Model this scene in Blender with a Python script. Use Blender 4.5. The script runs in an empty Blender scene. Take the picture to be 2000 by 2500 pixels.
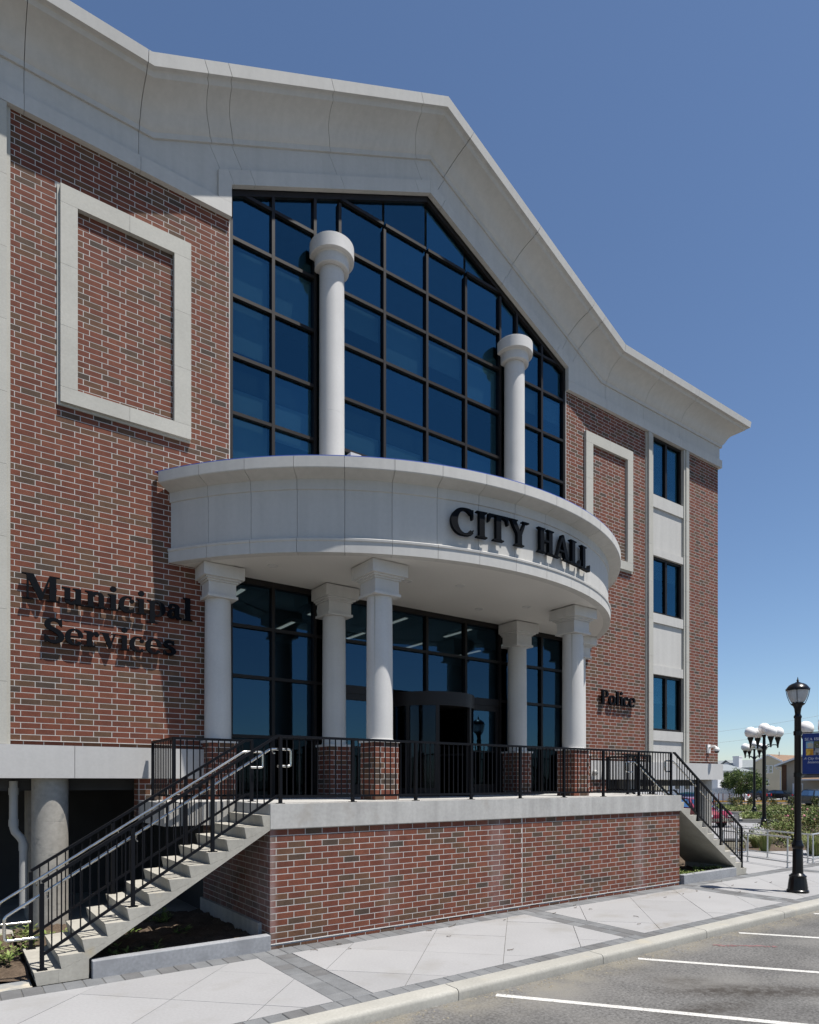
import bpy, math, random
from mathutils import Vector, Matrix
random.seed(7)
SC = bpy.context.scene
COL = SC.collection

# ------------------------------------------------------------------ camera, sky, sun, exposure
EYE = 2.62
RX, RY, DX, DY = 0.8153, -0.5790, 0.5790, 0.8153      # camera right and forward directions on the ground
cam = bpy.data.cameras.new('camera')
cam_o = bpy.data.objects.new('camera', cam); COL.objects.link(cam_o)
cam_o.location = (0, 0, EYE)
cam_o.rotation_euler = (math.radians(90), 0, -math.atan2(DX, DY))
cam.sensor_fit = 'HORIZONTAL'; cam.sensor_width = 36.0; cam.lens = 28.8
cam.shift_x = 0.0; cam.shift_y = 0.3285
cam.clip_start = 0.05; cam.clip_end = 4000
SC.camera = cam_o

SUN_EL = math.radians(68.7)
SUN_A = math.radians(30.0)                              # sun stands this far to the right of the facade's normal
to_sun = Vector((math.sin(SUN_A) * math.cos(SUN_EL), -math.cos(SUN_A) * math.cos(SUN_EL), math.sin(SUN_EL)))
w = bpy.data.worlds.new('World'); SC.world = w; w.use_nodes = True
nt = w.node_tree
for n in list(nt.nodes): nt.nodes.remove(n)
out = nt.nodes.new('ShaderNodeOutputWorld'); bg = nt.nodes.new('ShaderNodeBackground')
sky = nt.nodes.new('ShaderNodeTexSky'); sky.sky_type = 'NISHITA'; sky.sun_disc = False
sky.sun_elevation = SUN_EL
sky.sun_rotation = math.atan2(to_sun.x, to_sun.y)
sky.altitude = 600; sky.air_density = 1.0; sky.dust_density = 0.4; sky.ozone_density = 4.5
bg.inputs['Strength'].default_value = 0.082
nt.links.new(sky.outputs[0], bg.inputs[0]); nt.links.new(bg.outputs[0], out.inputs[0])
sun = bpy.data.lights.new('sun', 'SUN'); sun.energy = 5.0; sun.angle = math.radians(0.5); sun.color = (1.0, 0.95, 0.88)
sun_o = bpy.data.objects.new('sun', sun); COL.objects.link(sun_o)
sun_o.location = (0, 0, 60)
sun_o.rotation_euler = to_sun.to_track_quat('Z', 'Y').to_euler()
vs = SC.view_settings
vs.view_transform = 'Standard'; vs.look = 'None'; vs.exposure = 0.6; vs.gamma = 1.0; vs.use_curve_mapping = False
SC.render.engine = 'CYCLES'
SC.cycles.max_bounces = 8; SC.cycles.diffuse_bounces = 4; SC.cycles.transparent_max_bounces = 16
SC.cycles.caustics_reflective = False; SC.cycles.caustics_refractive = False
SC.cycles.sample_clamp_indirect = 6.0

# ------------------------------------------------------------------ materials
def lin(r, g, b):
    f = lambda c: (c / 255 / 12.92) if c / 255 <= 0.04045 else ((c / 255 + 0.055) / 1.055) ** 2.4
    return (f(r), f(g), f(b))

def M(name, col, rough=0.75, var=0.12, scale=3.0, var2=0.08, scale2=40.0, bump=0.0, bscale=80.0, metal=0.0, spec=0.4,
      streak=0.0, stain=None, coat=0.0):
    m = bpy.data.materials.new(name); m.use_nodes = True
    t = m.node_tree; N = t.nodes; L = t.links
    p = N['Principled BSDF']
    p.inputs['Roughness'].default_value = rough; p.inputs['Metallic'].default_value = metal
    p.inputs['Specular IOR Level'].default_value = spec
    p.inputs['Coat Weight'].default_value = coat
    p.inputs['Base Color'].default_value = (*col, 1)
    geo = N.new('ShaderNodeNewGeometry')
    cur = None
    def mul(src, noise_scale, amount, vec=None, detail=4):
        nz = N.new('ShaderNodeTexNoise'); nz.inputs['Scale'].default_value = noise_scale; nz.inputs['Detail'].default_value = detail
        L.new(vec or geo.outputs['Position'], nz.inputs['Vector'])
        mr = N.new('ShaderNodeMapRange'); mr.inputs['From Min'].default_value = 0.3; mr.inputs['From Max'].default_value = 0.7
        mr.inputs['To Min'].default_value = 1 - amount; mr.inputs['To Max'].default_value = 1 + amount
        L.new(nz.outputs['Fac'], mr.inputs['Value'])
        mx = N.new('ShaderNodeVectorMath'); mx.operation = 'SCALE'
        if src is None: mx.inputs[0].default_value = col
        else: L.new(src, mx.inputs[0])
        L.new(mr.outputs[0], mx.inputs['Scale'])
        return mx.outputs[0]
    if var: cur = mul(cur, scale, var)
    if var2: cur = mul(cur, scale2, var2)
    if streak:
        mp = N.new('ShaderNodeMapping'); mp.inputs['Scale'].default_value = (6, 6, 0.35)
        L.new(geo.outputs['Position'], mp.inputs['Vector'])
        cur = mul(cur, 1.0, streak, mp.outputs[0])
    if stain:
        scol, sscale, lo, hi = stain
        nz = N.new('ShaderNodeTexNoise'); nz.inputs['Scale'].default_value = sscale; nz.inputs['Detail'].default_value = 6
        L.new(geo.outputs['Position'], nz.inputs['Vector'])
        mr = N.new('ShaderNodeMapRange'); mr.inputs['From Min'].default_value = lo; mr.inputs['From Max'].default_value = hi
        L.new(nz.outputs['Fac'], mr.inputs['Value'])
        mx = N.new('ShaderNodeMix'); mx.data_type = 'RGBA'
        L.new(mr.outputs[0], mx.inputs['Factor'])
        if cur is None: mx.inputs['A'].default_value = (*col, 1)
        else: L.new(cur, mx.inputs['A'])
        mx.inputs['B'].default_value = (*scol, 1)
        cur = mx.outputs['Result']
    if cur is not None: L.new(cur, p.inputs['Base Color'])
    if bump:
        nz = N.new('ShaderNodeTexNoise'); nz.inputs['Scale'].default_value = bscale; nz.inputs['Detail'].default_value = 3
        L.new(geo.outputs['Position'], nz.inputs['Vector'])
        b = N.new('ShaderNodeBump'); b.inputs['Strength'].default_value = bump; b.inputs['Distance'].default_value = 0.01
        L.new(nz.outputs['Fac'], b.inputs['Height']); L.new(b.outputs[0], p.inputs['Normal'])
    return m

def glass(name, tint, refl, f0, f1, rough=0.0):
    m = bpy.data.materials.new(name); m.use_nodes = True
    t = m.node_tree; N = t.nodes; L = t.links
    for n in list(N): N.remove(n)
    o = N.new('ShaderNodeOutputMaterial'); mx = N.new('ShaderNodeMixShader')
    tr = N.new('ShaderNodeBsdfTransparent'); tr.inputs[0].default_value = (*tint, 1)
    gl = N.new('ShaderNodeBsdfGlossy'); gl.inputs['Color'].default_value = (*refl, 1); gl.inputs['Roughness'].default_value = rough
    lw = N.new('ShaderNodeLayerWeight'); lw.inputs['Blend'].default_value = 0.5
    mr = N.new('ShaderNodeMapRange'); mr.inputs['To Min'].default_value = f0; mr.inputs['To Max'].default_value = f1
    geo = N.new('ShaderNodeNewGeometry'); nz = N.new('ShaderNodeTexNoise'); nz.inputs['Scale'].default_value = 0.9; nz.inputs['Detail'].default_value = 1
    bp = N.new('ShaderNodeBump'); bp.inputs['Strength'].default_value = 0.03; bp.inputs['Distance'].default_value = 0.1
    L.new(geo.outputs['Position'], nz.inputs['Vector']); L.new(nz.outputs['Fac'], bp.inputs['Height']); L.new(bp.outputs[0], gl.inputs['Normal'])
    oi = N.new('ShaderNodeObjectInfo'); ov = N.new('ShaderNodeMapRange'); ov.inputs['To Min'].default_value = 0.80; ov.inputs['To Max'].default_value = 1.25
    sv = N.new('ShaderNodeVectorMath'); sv.operation = 'SCALE'; sv.inputs[0].default_value = refl
    L.new(oi.outputs['Random'], ov.inputs['Value']); L.new(ov.outputs[0], sv.inputs['Scale']); L.new(sv.outputs[0], gl.inputs['Color'])
    L.new(lw.outputs['Facing'], mr.inputs['Value']); L.new(mr.outputs[0], mx.inputs[0])
    L.new(tr.outputs[0], mx.inputs[1]); L.new(gl.outputs[0], mx.inputs[2]); L.new(mx.outputs[0], o.inputs[0])
    return m

def emit(name, col, s):
    m = bpy.data.materials.new(name); m.use_nodes = True
    p = m.node_tree.nodes['Principled BSDF']
    p.inputs['Base Color'].default_value = (*col, 1); p.inputs['Emission Color'].default_value = (*col, 1); p.inputs['Emission Strength'].default_value = s
    return m

BRICK_COLS = [(0.195, 0.066, 0.040), (0.178, 0.060, 0.038), (0.210, 0.076, 0.046), (0.155, 0.055, 0.036),
              (0.155, 0.078, 0.046), (0.136, 0.076, 0.047), (0.110, 0.070, 0.048), (0.085, 0.060, 0.046)]
BRICK_W = [24, 20, 16, 12, 13, 11, 7, 3]
EFF = ((0.36, 0.27, 0.26), 1.1, 0.60, 0.95)
m_brick = [M('brick_tone_%s' % c, tuple(0.72 * q for q in BRICK_COLS[i]), 0.85, 0.13, 6.0, 0.13, 55.0, bump=0.35, bscale=160, spec=0.25) for i, c in enumerate('abcdefgh')]
m_brick_w = [M('washed_brick_tone_%s' % c, tuple(0.72 * q for q in BRICK_COLS[i]), 0.85, 0.13, 6.0, 0.13, 55.0, bump=0.35, bscale=160, spec=0.25) for i, c in enumerate('abcdefgh')]
m_mortar = M('mortar', (0.43, 0.415, 0.395), 0.9, 0.08, 8, 0.08, 90)
m_stone = M('cast_stone', (0.46, 0.452, 0.43), 0.75, 0.035, 0.5, 0.025, 14, streak=0.04, spec=0.3, bump=0.05)
m_trim = M('trim_stone', (0.39, 0.382, 0.345), 0.8, 0.05, 1.5, 0.05, 30, spec=0.3, bump=0.08)
m_white = M('painted_column', (0.50, 0.493, 0.48), 0.65, 0.04, 1.6, 0.025, 25, spec=0.3, streak=0.035, bump=0.06)
m_soffit = M('soffit_paint', (0.56, 0.545, 0.515), 0.55, 0.03, 0.7, 0.015, 20, spec=0.3)
m_conc = M('concrete', (0.36, 0.355, 0.34), 0.85, 0.10, 1.4, 0.07, 18, streak=0.10, spec=0.25, bump=0.12, stain=((0.27, 0.25, 0.22), 1.7, 0.62, 0.80))
m_conc_stair = M('stair_concrete', (0.32, 0.307, 0.27), 0.85, 0.10, 2.0, 0.07, 25, spec=0.25, bump=0.15, streak=0.06, stain=((0.36, 0.31, 0.22), 2.3, 0.66, 0.82))
m_conc_old = M('round_column_concrete', (0.30, 0.287, 0.26), 0.85, 0.12, 2.0, 0.10, 14, spec=0.25, bump=0.2, stain=((0.20, 0.20, 0.19), 5.0, 0.62, 0.72))
m_beam = M('beam_concrete', (0.42, 0.417, 0.41), 0.7, 0.03, 0.9, 0.03, 25, spec=0.3, streak=0.03)
m_kerbgrey = M('planter_concrete', (0.25, 0.258, 0.272), 0.85, 0.12, 1.6, 0.12, 22, spec=0.25, bump=0.25, stain=((0.20, 0.205, 0.215), 3.0, 0.5, 0.75))
m_slab = M('sidewalk_concrete', (0.265, 0.265, 0.268), 0.85, 0.04, 0.9, 0.05, 30, spec=0.25, bump=0.10, bscale=140, stain=((0.225, 0.22, 0.21), 1.3, 0.55, 0.8))
m_joint = M('joint_dark', (0.16, 0.155, 0.145), 0.95, 0.1, 8, 0.1, 60)
m_paver = [M('paver_grey_%s' % c, col, 0.85, 0.12, 5, 0.10, 60, spec=0.25, bump=0.3, bscale=120)
           for c, col in zip('abc', [(0.135, 0.14, 0.145), (0.155, 0.16, 0.165), (0.115, 0.116, 0.118)])]
m_kerb = M('kerb_concrete', (0.30, 0.293, 0.265), 0.85, 0.08, 1.8, 0.08, 30, spec=0.25, bump=0.15, stain=((0.36, 0.33, 0.26), 2.2, 0.6, 0.8))
m_asph = M('asphalt', (0.112, 0.110, 0.107), 0.9, 0.20, 0.9, 0.40, 30, spec=0.25, bump=0.8, bscale=90, stain=((0.17, 0.165, 0.155), 0.55, 0.50, 0.75))
m_asph_dark = M('lot_asphalt', (0.06, 0.06, 0.062), 0.9, 0.12, 0.3, 0.15, 60, spec=0.25)
m_oil = M('oil_stain', (0.055, 0.045, 0.034), 0.9, 0.3, 3, 0.25, 60, spec=0.2)
m_paint = M('line_paint', (0.46, 0.455, 0.435), 0.7, 0.06, 3, 0.14, 40, stain=((0.17, 0.165, 0.155), 22.0, 0.56, 0.74))
m_ypaint = M('yellow_paint', (0.55, 0.30, 0.05), 0.7, 0.08, 3, 0.08, 40)
m_pink = M('marking_spray', (0.17, 0.09, 0.09), 0.8, 0.2, 6, 0.2, 40)
m_soil = M('soil', (0.085, 0.064, 0.047), 0.95, 0.25, 4, 0.35, 40, bump=0.9, bscale=45, spec=0.1, stain=((0.15, 0.12, 0.09), 18.0, 0.62, 0.75))
m_ground = M('ground', (0.13, 0.12, 0.09), 0.95, 0.2, 0.2, 0.2, 6)
m_black = M('black_metal', (0.0035, 0.004, 0.006), 0.5, 0.0, 1, 0.0, 1, spec=0.15)
m_lampblack = M('lamp_black', (0.004, 0.004, 0.005), 0.3, 0, 1, 0, 1, spec=0.3)
m_letter = M('letter_black', (0.002, 0.003, 0.005), 0.6, 0.0, 1, 0.0, 1, spec=0.08)
m_steel = M('stainless', (0.62, 0.61, 0.58), 0.22, 0.0, 1, 0.0, 1, metal=1.0)
m_galv = M('galvanized', (0.52, 0.53, 0.53), 0.42, 0.05, 20, 0.0, 1, metal=0.7)
m_bronze = M('bronze_frame', (0.011, 0.009, 0.0085), 0.5, 0.0, 1, 0, 1, spec=0.25)
m_bronze2 = M('bronze_door', (0.012, 0.010, 0.010), 0.45, 0.0, 1, 0, 1, spec=0.25)
m_flash = M('metal_flashing', (0.52, 0.51, 0.49), 0.5, 0.04, 5, 0, 1)
m_glass = glass('tinted_glass', (0.72, 0.90, 0.96), (0.062, 0.165, 0.235), 0.38, 0.78)
m_glass2 = glass('lobby_glass', (0.55, 0.62, 0.66), (0.05, 0.105, 0.155), 0.40, 0.85)
m_glass3 = glass('clear_dark_glass', (0.25, 0.28, 0.32), (0.08, 0.11, 0.14), 0.15, 0.8)
m_glass4 = glass('dark_base_glass', (0.30, 0.34, 0.38), (0.016, 0.026, 0.036), 0.30, 0.85)
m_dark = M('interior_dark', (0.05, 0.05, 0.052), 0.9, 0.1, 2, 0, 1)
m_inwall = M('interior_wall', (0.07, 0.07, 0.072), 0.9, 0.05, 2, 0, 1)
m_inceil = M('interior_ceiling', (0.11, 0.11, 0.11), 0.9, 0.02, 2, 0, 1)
m_shade = M('window_shade', (0.66, 0.70, 0.72), 0.8, 0.03, 3, 0, 1)
m_troff = emit('troffer_light', (1.0, 0.97, 0.85), 0.9)
m_trofhouse = M('troffer_housing', (0.30, 0.30, 0.27), 0.6, 0, 1, 0, 1)
m_bluef = M('blue_membrane', (0.03, 0.07, 0.30), 0.4, 0.05, 3, 0, 1)
m_pvc = M('pipe_paint', (0.36, 0.36, 0.35), 0.5, 0.04, 3, 0, 1)
m_camw = M('camera_plastic', (0.70, 0.70, 0.69), 0.4, 0, 1, 0, 1)
m_roof = M('flat_roof', (0.4, 0.4, 0.4), 0.9)

def soft_stain(m, col, spots, nscale=5.0, lo=0.42, hi=0.62, strength=0.8):
    """mix col in where soft-edged spots (x, y, rx, ry, angle) and noise overlap: dirt with a shape of its own"""
    t = m.node_tree; N = t.nodes; L = t.links; p = N['Principled BSDF']
    src = p.inputs['Base Color'].links[0].from_socket
    geo = N.new('ShaderNodeNewGeometry')
    nz = N.new('ShaderNodeTexNoise'); nz.inputs['Scale'].default_value = nscale; nz.inputs['Detail'].default_value = 8; nz.inputs['Roughness'].default_value = 0.7
    L.new(geo.outputs['Position'], nz.inputs['Vector'])
    mr = N.new('ShaderNodeMapRange'); mr.inputs['From Min'].default_value = lo; mr.inputs['From Max'].default_value = hi; L.new(nz.outputs['Fac'], mr.inputs['Value'])
    for (x, y, rx, ry, a, k) in spots:
        mp = N.new('ShaderNodeMapping'); mp.vector_type = 'TEXTURE'
        mp.inputs['Location'].default_value = (x, y, 0); mp.inputs['Rotation'].default_value = (0, 0, a); mp.inputs['Scale'].default_value = (rx, ry, 1e6)
        L.new(geo.outputs['Position'], mp.inputs['Vector'])
        ln = N.new('ShaderNodeVectorMath'); ln.operation = 'LENGTH'; L.new(mp.outputs[0], ln.inputs[0])
        m2 = N.new('ShaderNodeMapRange'); m2.interpolation_type = 'SMOOTHSTEP'; m2.inputs['From Min'].default_value = 1.0; m2.inputs['From Max'].default_value = 0.15
        L.new(ln.outputs['Value'], m2.inputs['Value'])
        mu = N.new('ShaderNodeMath'); mu.operation = 'MULTIPLY'; L.new(m2.outputs[0], mu.inputs[0]); L.new(mr.outputs[0], mu.inputs[1])
        mk = N.new('ShaderNodeMath'); mk.operation = 'MULTIPLY'; L.new(mu.outputs[0], mk.inputs[0]); mk.inputs[1].default_value = strength * k
        mx = N.new('ShaderNodeMix'); mx.data_type = 'RGBA'; L.new(mk.outputs[0], mx.inputs['Factor']); L.new(src, mx.inputs['A']); mx.inputs['B'].default_value = (*col, 1); src = mx.outputs['Result']
    L.new(src, p.inputs['Base Color'])
soft_stain(m_asph, (0.20, 0.185, 0.15), [(8, 6.3, 60, 0.55, 0, 1), (6.5, 5.9, 2.5, .5, .1, .4)], 2.2, 0.35, 0.65, 0.75)
soft_stain(m_asph, (0.020, 0.014, 0.009), [(8.6, 4.45, 1.7, .42, -.62, 1), (7.6, 4.35, 1.1, .30, -.25, .8), (9.6, 3.6, 1.0, .35, -.7, .9), (8.3, 5.2, .6, .3, -.6, .6)], 9.0, 0.28, 0.56, 0.75)
for m_ in m_brick_w:
    soft_stain(m_, (0.33, 0.27, 0.27), [(4.15, 9.6, .16, 9, 0, 1), (8.95, 9.6, .35, 9, 0, .5), (13.6, 9.6, .30, 9, 0, .6), (6.4, 9.6, .25, 9, 0, .25)], 2.5, 0.25, 0.75, 0.62)
soft_stain(m_slab, (0.17, 0.15, 0.12), [(10.6, 7.05, .7, .22, .1, 1), (14.0, 9.0, 3, .35, 0, .8), (9.0, 9.1, 1.2, .25, 0, .7)], 6.0, 0.38, 0.62, 0.7)

def vary(m, amt):
    """each object of this material is a little lighter or darker than the next"""
    t = m.node_tree; N = t.nodes; L = t.links; p = N['Principled BSDF']; src = p.inputs['Base Color'].links[0].from_socket
    oi = N.new('ShaderNodeObjectInfo'); mr = N.new('ShaderNodeMapRange'); mr.inputs['To Min'].default_value = 1 - amt; mr.inputs['To Max'].default_value = 1 + amt
    L.new(oi.outputs['Random'], mr.inputs['Value']); sv = N.new('ShaderNodeVectorMath'); sv.operation = 'SCALE'; L.new(src, sv.inputs[0]); L.new(mr.outputs[0], sv.inputs['Scale']); L.new(sv.outputs[0], p.inputs['Base Color'])
vary(m_slab, 0.05); vary(m_kerb, 0.06); vary(m_stone, 0.025); vary(m_trim, 0.035); vary(m_white, 0.02)
# ------------------------------------------------------------------ mesh helpers
class MB:
    def __init__(s): s.v = []; s.f = []; s.m = []
    def add(s, vs, fs, mi=0):
        b = len(s.v); s.v += [tuple(p) for p in vs]
        for f in fs: s.f.append(tuple(i + b for i in f)); s.m.append(mi)
    def box(s, x0, x1, y0, y1, z0, z1, mi=0, skip=''):
        vs = [(x0, y0, z0), (x1, y0, z0), (x1, y1, z0), (x0, y1, z0), (x0, y0, z1), (x1, y0, z1), (x1, y1, z1), (x0, y1, z1)]
        F = {'b': (0, 3, 2, 1), 't': (4, 5, 6, 7), 'f': (0, 1, 5, 4), 'r': (1, 2, 6, 5), 'k': (2, 3, 7, 6), 'l': (3, 0, 4, 7)}
        s.add(vs, [F[k] for k in F if k not in skip], mi)
    def prism(s, poly, fa, fb, mi=0):
        """closed outline poly (2-D); fa / fb turn a 2-D point into the near / far 3-D point"""
        n = len(poly)
        ar = sum(poly[i][0] * poly[(i + 1) % n][1] - poly[(i + 1) % n][0] * poly[i][1] for i in range(n))
        if ar < 0: poly = poly[::-1]
        s.add([fa(*p) for p in poly] + [fb(*p) for p in poly],
              [tuple(range(n)), tuple(range(2 * n - 1, n - 1, -1))] + [(i, n + i, n + (i + 1) % n, (i + 1) % n) for i in range(n)], mi)
    def xz(s, poly, y0, y1, mi=0): s.prism(poly, lambda a, b: (a, y0, b), lambda a, b: (a, y1, b), mi)
    def xy(s, poly, z0, z1, mi=0): s.prism(poly, lambda a, b: (a, b, z1), lambda a, b: (a, b, z0), mi)
    def yz(s, poly, x0, x1, mi=0): s.prism(poly, lambda a, b: (x1, a, b), lambda a, b: (x0, a, b), mi)
    def lathe(s, prof, cx, cy, seg=32, mi=0, ymax=None, cap=True):
        b = []; 
        for (r, z) in prof:
            for i in range(seg):
                a = 2 * math.pi * i / seg
                y = cy + r * math.sin(a)
                if ymax is not None: y = min(y, ymax)
                b.append((cx + r * math.cos(a), y, z))
        fs = []
        for j in range(len(prof) - 1):
            for i in range(seg):
                i2 = (i + 1) % seg
                fs.append((j * seg + i, j * seg + i2, (j + 1) * seg + i2, (j + 1) * seg + i))
        if cap:
            fs.append(tuple(range(seg - 1, -1, -1))); n = (len(prof) - 1) * seg; fs.append(tuple(range(n, n + seg)))
        s.add(b, fs, mi)
    def tube(s, pts, r, seg=8, mi=0, r1=None, cap=True):
        pts = [Vector(p) for p in pts]; n = len(pts)
        vs = []; up = None
        for i, p in enumerate(pts):
            t = (pts[min(i + 1, n - 1)] - pts[max(i - 1, 0)]).normalized()
            if up is None:
                up = Vector((0, 0, 1)) if abs(t.z) < 0.9 else Vector((1, 0, 0))
            a = t.cross(up)
            if a.length < 1e-6: a = t.cross(Vector((0, 1, 0)))
            a.normalize(); b = a.cross(t).normalized(); up = b
            rr = r if r1 is None else r + (r1 - r) * i / (n - 1)
            for k in range(seg):
                q = 2 * math.pi * k / seg
                vs.append(p + a * rr * math.cos(q) + b * rr * math.sin(q))
        fs = []
        for i in range(n - 1):
            for k in range(seg):
                k2 = (k + 1) % seg
                fs.append((i * seg + k, i * seg + k2, (i + 1) * seg + k2, (i + 1) * seg + k))
        if cap: fs.append(tuple(range(seg - 1, -1, -1))); fs.append(tuple(range((n - 1) * seg, n * seg)))
        s.add(vs, fs, mi)
    def bar(s, p, q, wy, wz, mi=0):
        """straight bar with vertical-plane section between two points; wy across, wz up"""
        p = Vector(p); q = Vector(q); t = (q - p).normalized()
        side = t.cross(Vector((0, 0, 1))); side = side.normalized() if side.length > 1e-5 else Vector((1, 0, 0))
        up = side.cross(t).normalized(); vs = []
        for c in (p, q):
            for a, b in ((-1, -1), (1, -1), (1, 1), (-1, 1)): vs.append(c + side * a * wy / 2 + up * b * wz / 2)
        s.add(vs, [(0, 1, 2, 3), (7, 6, 5, 4), (0, 4, 5, 1), (1, 5, 6, 2), (2, 6, 7, 3), (3, 7, 4, 0)], mi)
    def sphere(s, c, r, seg=24, rings=14, mi=0, sz=1.0):
        prof = [(max(1e-4, r * math.sin(math.pi * j / rings)), c[2] - sz * r * math.cos(math.pi * j / rings)) for j in range(rings + 1)]
        s.lathe(prof, c[0], c[1], seg, mi, cap=False)
    def mesh(s, name, mats, smooth=None):
        me = bpy.data.meshes.new(name); me.from_pydata(s.v, [], s.f)
        for m in (mats if isinstance(mats, (list, tuple)) else [mats]): me.materials.append(m)
        if any(s.m): me.polygons.foreach_set('material_index', s.m)
        if smooth:
            me.polygons.foreach_set('use_smooth', [True] * len(s.f))
            me.update()
            try: me.set_sharp_from_angle(angle=math.radians(smooth))
            except Exception: pass
        me.update(); return me
    def build(s, name, mats, parent=None, smooth=None, loc=None):
        o = bpy.data.objects.new(name, s.mesh(name, mats, smooth)); COL.objects.link(o)
        place(o, parent, loc); return o

def world_loc(o):
    v = Vector((0, 0, 0))
    while o is not None: v = v + o.location; o = o.parent
    return v
def place(o, parent, loc=None):
    """vertices (or loc) are in world coordinates; parents only translate"""
    if parent is not None:
        o.parent = parent; o.location = -world_loc(parent) + Vector(loc or (0, 0, 0))
    elif loc: o.location = loc
def link(me, name, parent, loc):
    o = bpy.data.objects.new(name, me); COL.objects.link(o); place(o, parent, loc); return o
def tag(o, label, cat, group=None, kind=None):
    if label: o['label'] = label
    if cat: o['category'] = cat
    if group: o['group'] = group
    if kind: o['kind'] = kind
    return o
def thing(name, label, cat, loc, group=None, rotz=0):
    o = bpy.data.objects.new(name, None); COL.objects.link(o); o.empty_display_size = 0.1
    o.location = loc; o.rotation_euler = (0, 0, rotz)
    return tag(o, label, cat, group)
def local(mb, name, mats, parent, smooth=None, loc=(0, 0, 0)):
    """part whose vertices are in the parent's own coordinates"""
    o = bpy.data.objects.new(name, mb.mesh(name, mats, smooth)); COL.objects.link(o); o.parent = parent; o.location = loc; return o
def copy_tree(o, parent=None):
    c = o.copy(); COL.objects.link(c); c.parent = parent
    for ch in list(o.children): copy_tree(ch, c)
    return c
def at(u, d):
    """the point that lies u across the photograph (2000 wide) at d metres in front of the camera"""
    r = (u - 1000) / 1600 * d
    return (RX * r + DX * d, RY * r + DY * d)
def clip(poly, a, b, c):
    """keep a*x+b*y<=c"""
    o = []; n = len(poly)
    for i in range(n):
        p, q = poly[i], poly[(i + 1) % n]
        dp, dq = a * p[0] + b * p[1] - c, a * q[0] + b * q[1] - c
        if dp <= 0: o.append(p)
        if dp * dq < 0:
            t = dp / (dp - dq); o.append((p[0] + (q[0] - p[0]) * t, p[1] + (q[1] - p[1]) * t))
    return o
def area(poly):
    return abs(sum(poly[i][0] * poly[(i + 1) % len(poly)][1] - poly[(i + 1) % len(poly)][0] * poly[i][1] for i in range(len(poly)))) / 2

# ------------------------------------------------------------------ dimensions (metres; x along the facade, y into the building)
F = 12.87              # face of the brick facade
CX = 9.70              # middle of the facade
GL = 12.97             # outer face of the glass
TT = 2.26              # terrace floor
XL, XR = CX - 13.13, CX + 13.13
COURSE, BL, JT = 0.1016, 0.3048, 0.0092
SLOPE = 0.487
WALL_TOP = 14.9
def mir(x): return 2 * CX - x

# ------------------------------------------------------------------ bricks
class BrickBank:
    """collects bricks of one thing; the largest in view become objects, the rest one mesh"""
    def __init__(s): s.b = []
    def field(s, x0, x1, z0, z1, y, axis='x', holes=(), off=(0.10, 0.20), zbase=None, face=-1, prio=0.0):
        zb = z0 if zbase is None else zbase
        k = int(math.floor((z0 - zb) / COURSE + 1e-4))
        while zb + k * COURSE < z1 - 0.02:
            a, b = max(z0, zb + k * COURSE), min(z1, zb + (k + 1) * COURSE - JT)
            zc = (a + b) / 2
            if b - a > 0.02:
                ints = [(x0, x1)]
                for (h0, h1, g0, g1) in holes:
                    if g0 < zc < g1:
                        nx = []
                        for (p, q) in ints:
                            if h1 <= p or h0 >= q: nx.append((p, q)); continue
                            if h0 > p: nx.append((p, h0))
                            if h1 < q: nx.append((h1, q))
                        ints = nx
                st = x0 + off[k % 2] - BL
                i0 = int(math.floor((x0 - st) / BL)) - 1
                for (p, q) in ints:
                    i = i0
                    while st + i * BL < q:
                        c, d = max(p, st + i * BL + JT), min(q, st + (i + 1) * BL)
                        if d - c > 0.02:
                            s.b.append((c, d, a, b, y, axis, face, prio))
                        i += 1
            k += 1
    def emit(s, parent, mats, limit, name='brick', view=True):
        def score(b):
            c, d, a, z, y, ax, face, prio = b
            X, Y = ((c + d) / 2, y) if ax == 'x' else (y, (c + d) / 2)
            r, dd = RX * X + RY * Y, DX * X + DY * Y
            if dd < 0.5: return -1
            u = 1000 + 1600 * r / dd; v = 1907 - 1600 * ((a + z) / 2 - EYE) / dd
            if not (5 < u < 1995 and 5 < v < 2495): return -1
            full = (d - c) * (z - a)
            return full / dd ** 2 + prio * 1e-3
        order = sorted(s.b, key=lambda b: -score(b))
        bank = {}
        rest = MB()
        for n, (c, d, a, z, y, ax, face, prio) in enumerate(order):
            t = random.choices(range(8), BRICK_W)[0]
            yy = random.uniform(-0.0006, 0.0004)
            L, H = round(d - c, 3), round(z - a, 3)
            if n < limit:
                key = (L, H, t, ax, face)
                if key not in bank:
                    m = MB(); brickbox(m, -L / 2, L / 2, -H / 2, H / 2, 0, ax, face, 0)
                    bank[key] = m.mesh(name, mats[t])
                ctr = ((c + d) / 2, y + yy, (a + z) / 2) if ax == 'x' else (y + yy, (c + d) / 2, (a + z) / 2)
                link(bank[key], name, parent, ctr)
            else:
                brickbox(rest, c, d, a, z, y + yy, ax, face, t)
        if rest.f:
            o = rest.build(name, mats, parent); o['kind'] = 'stuff'

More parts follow.
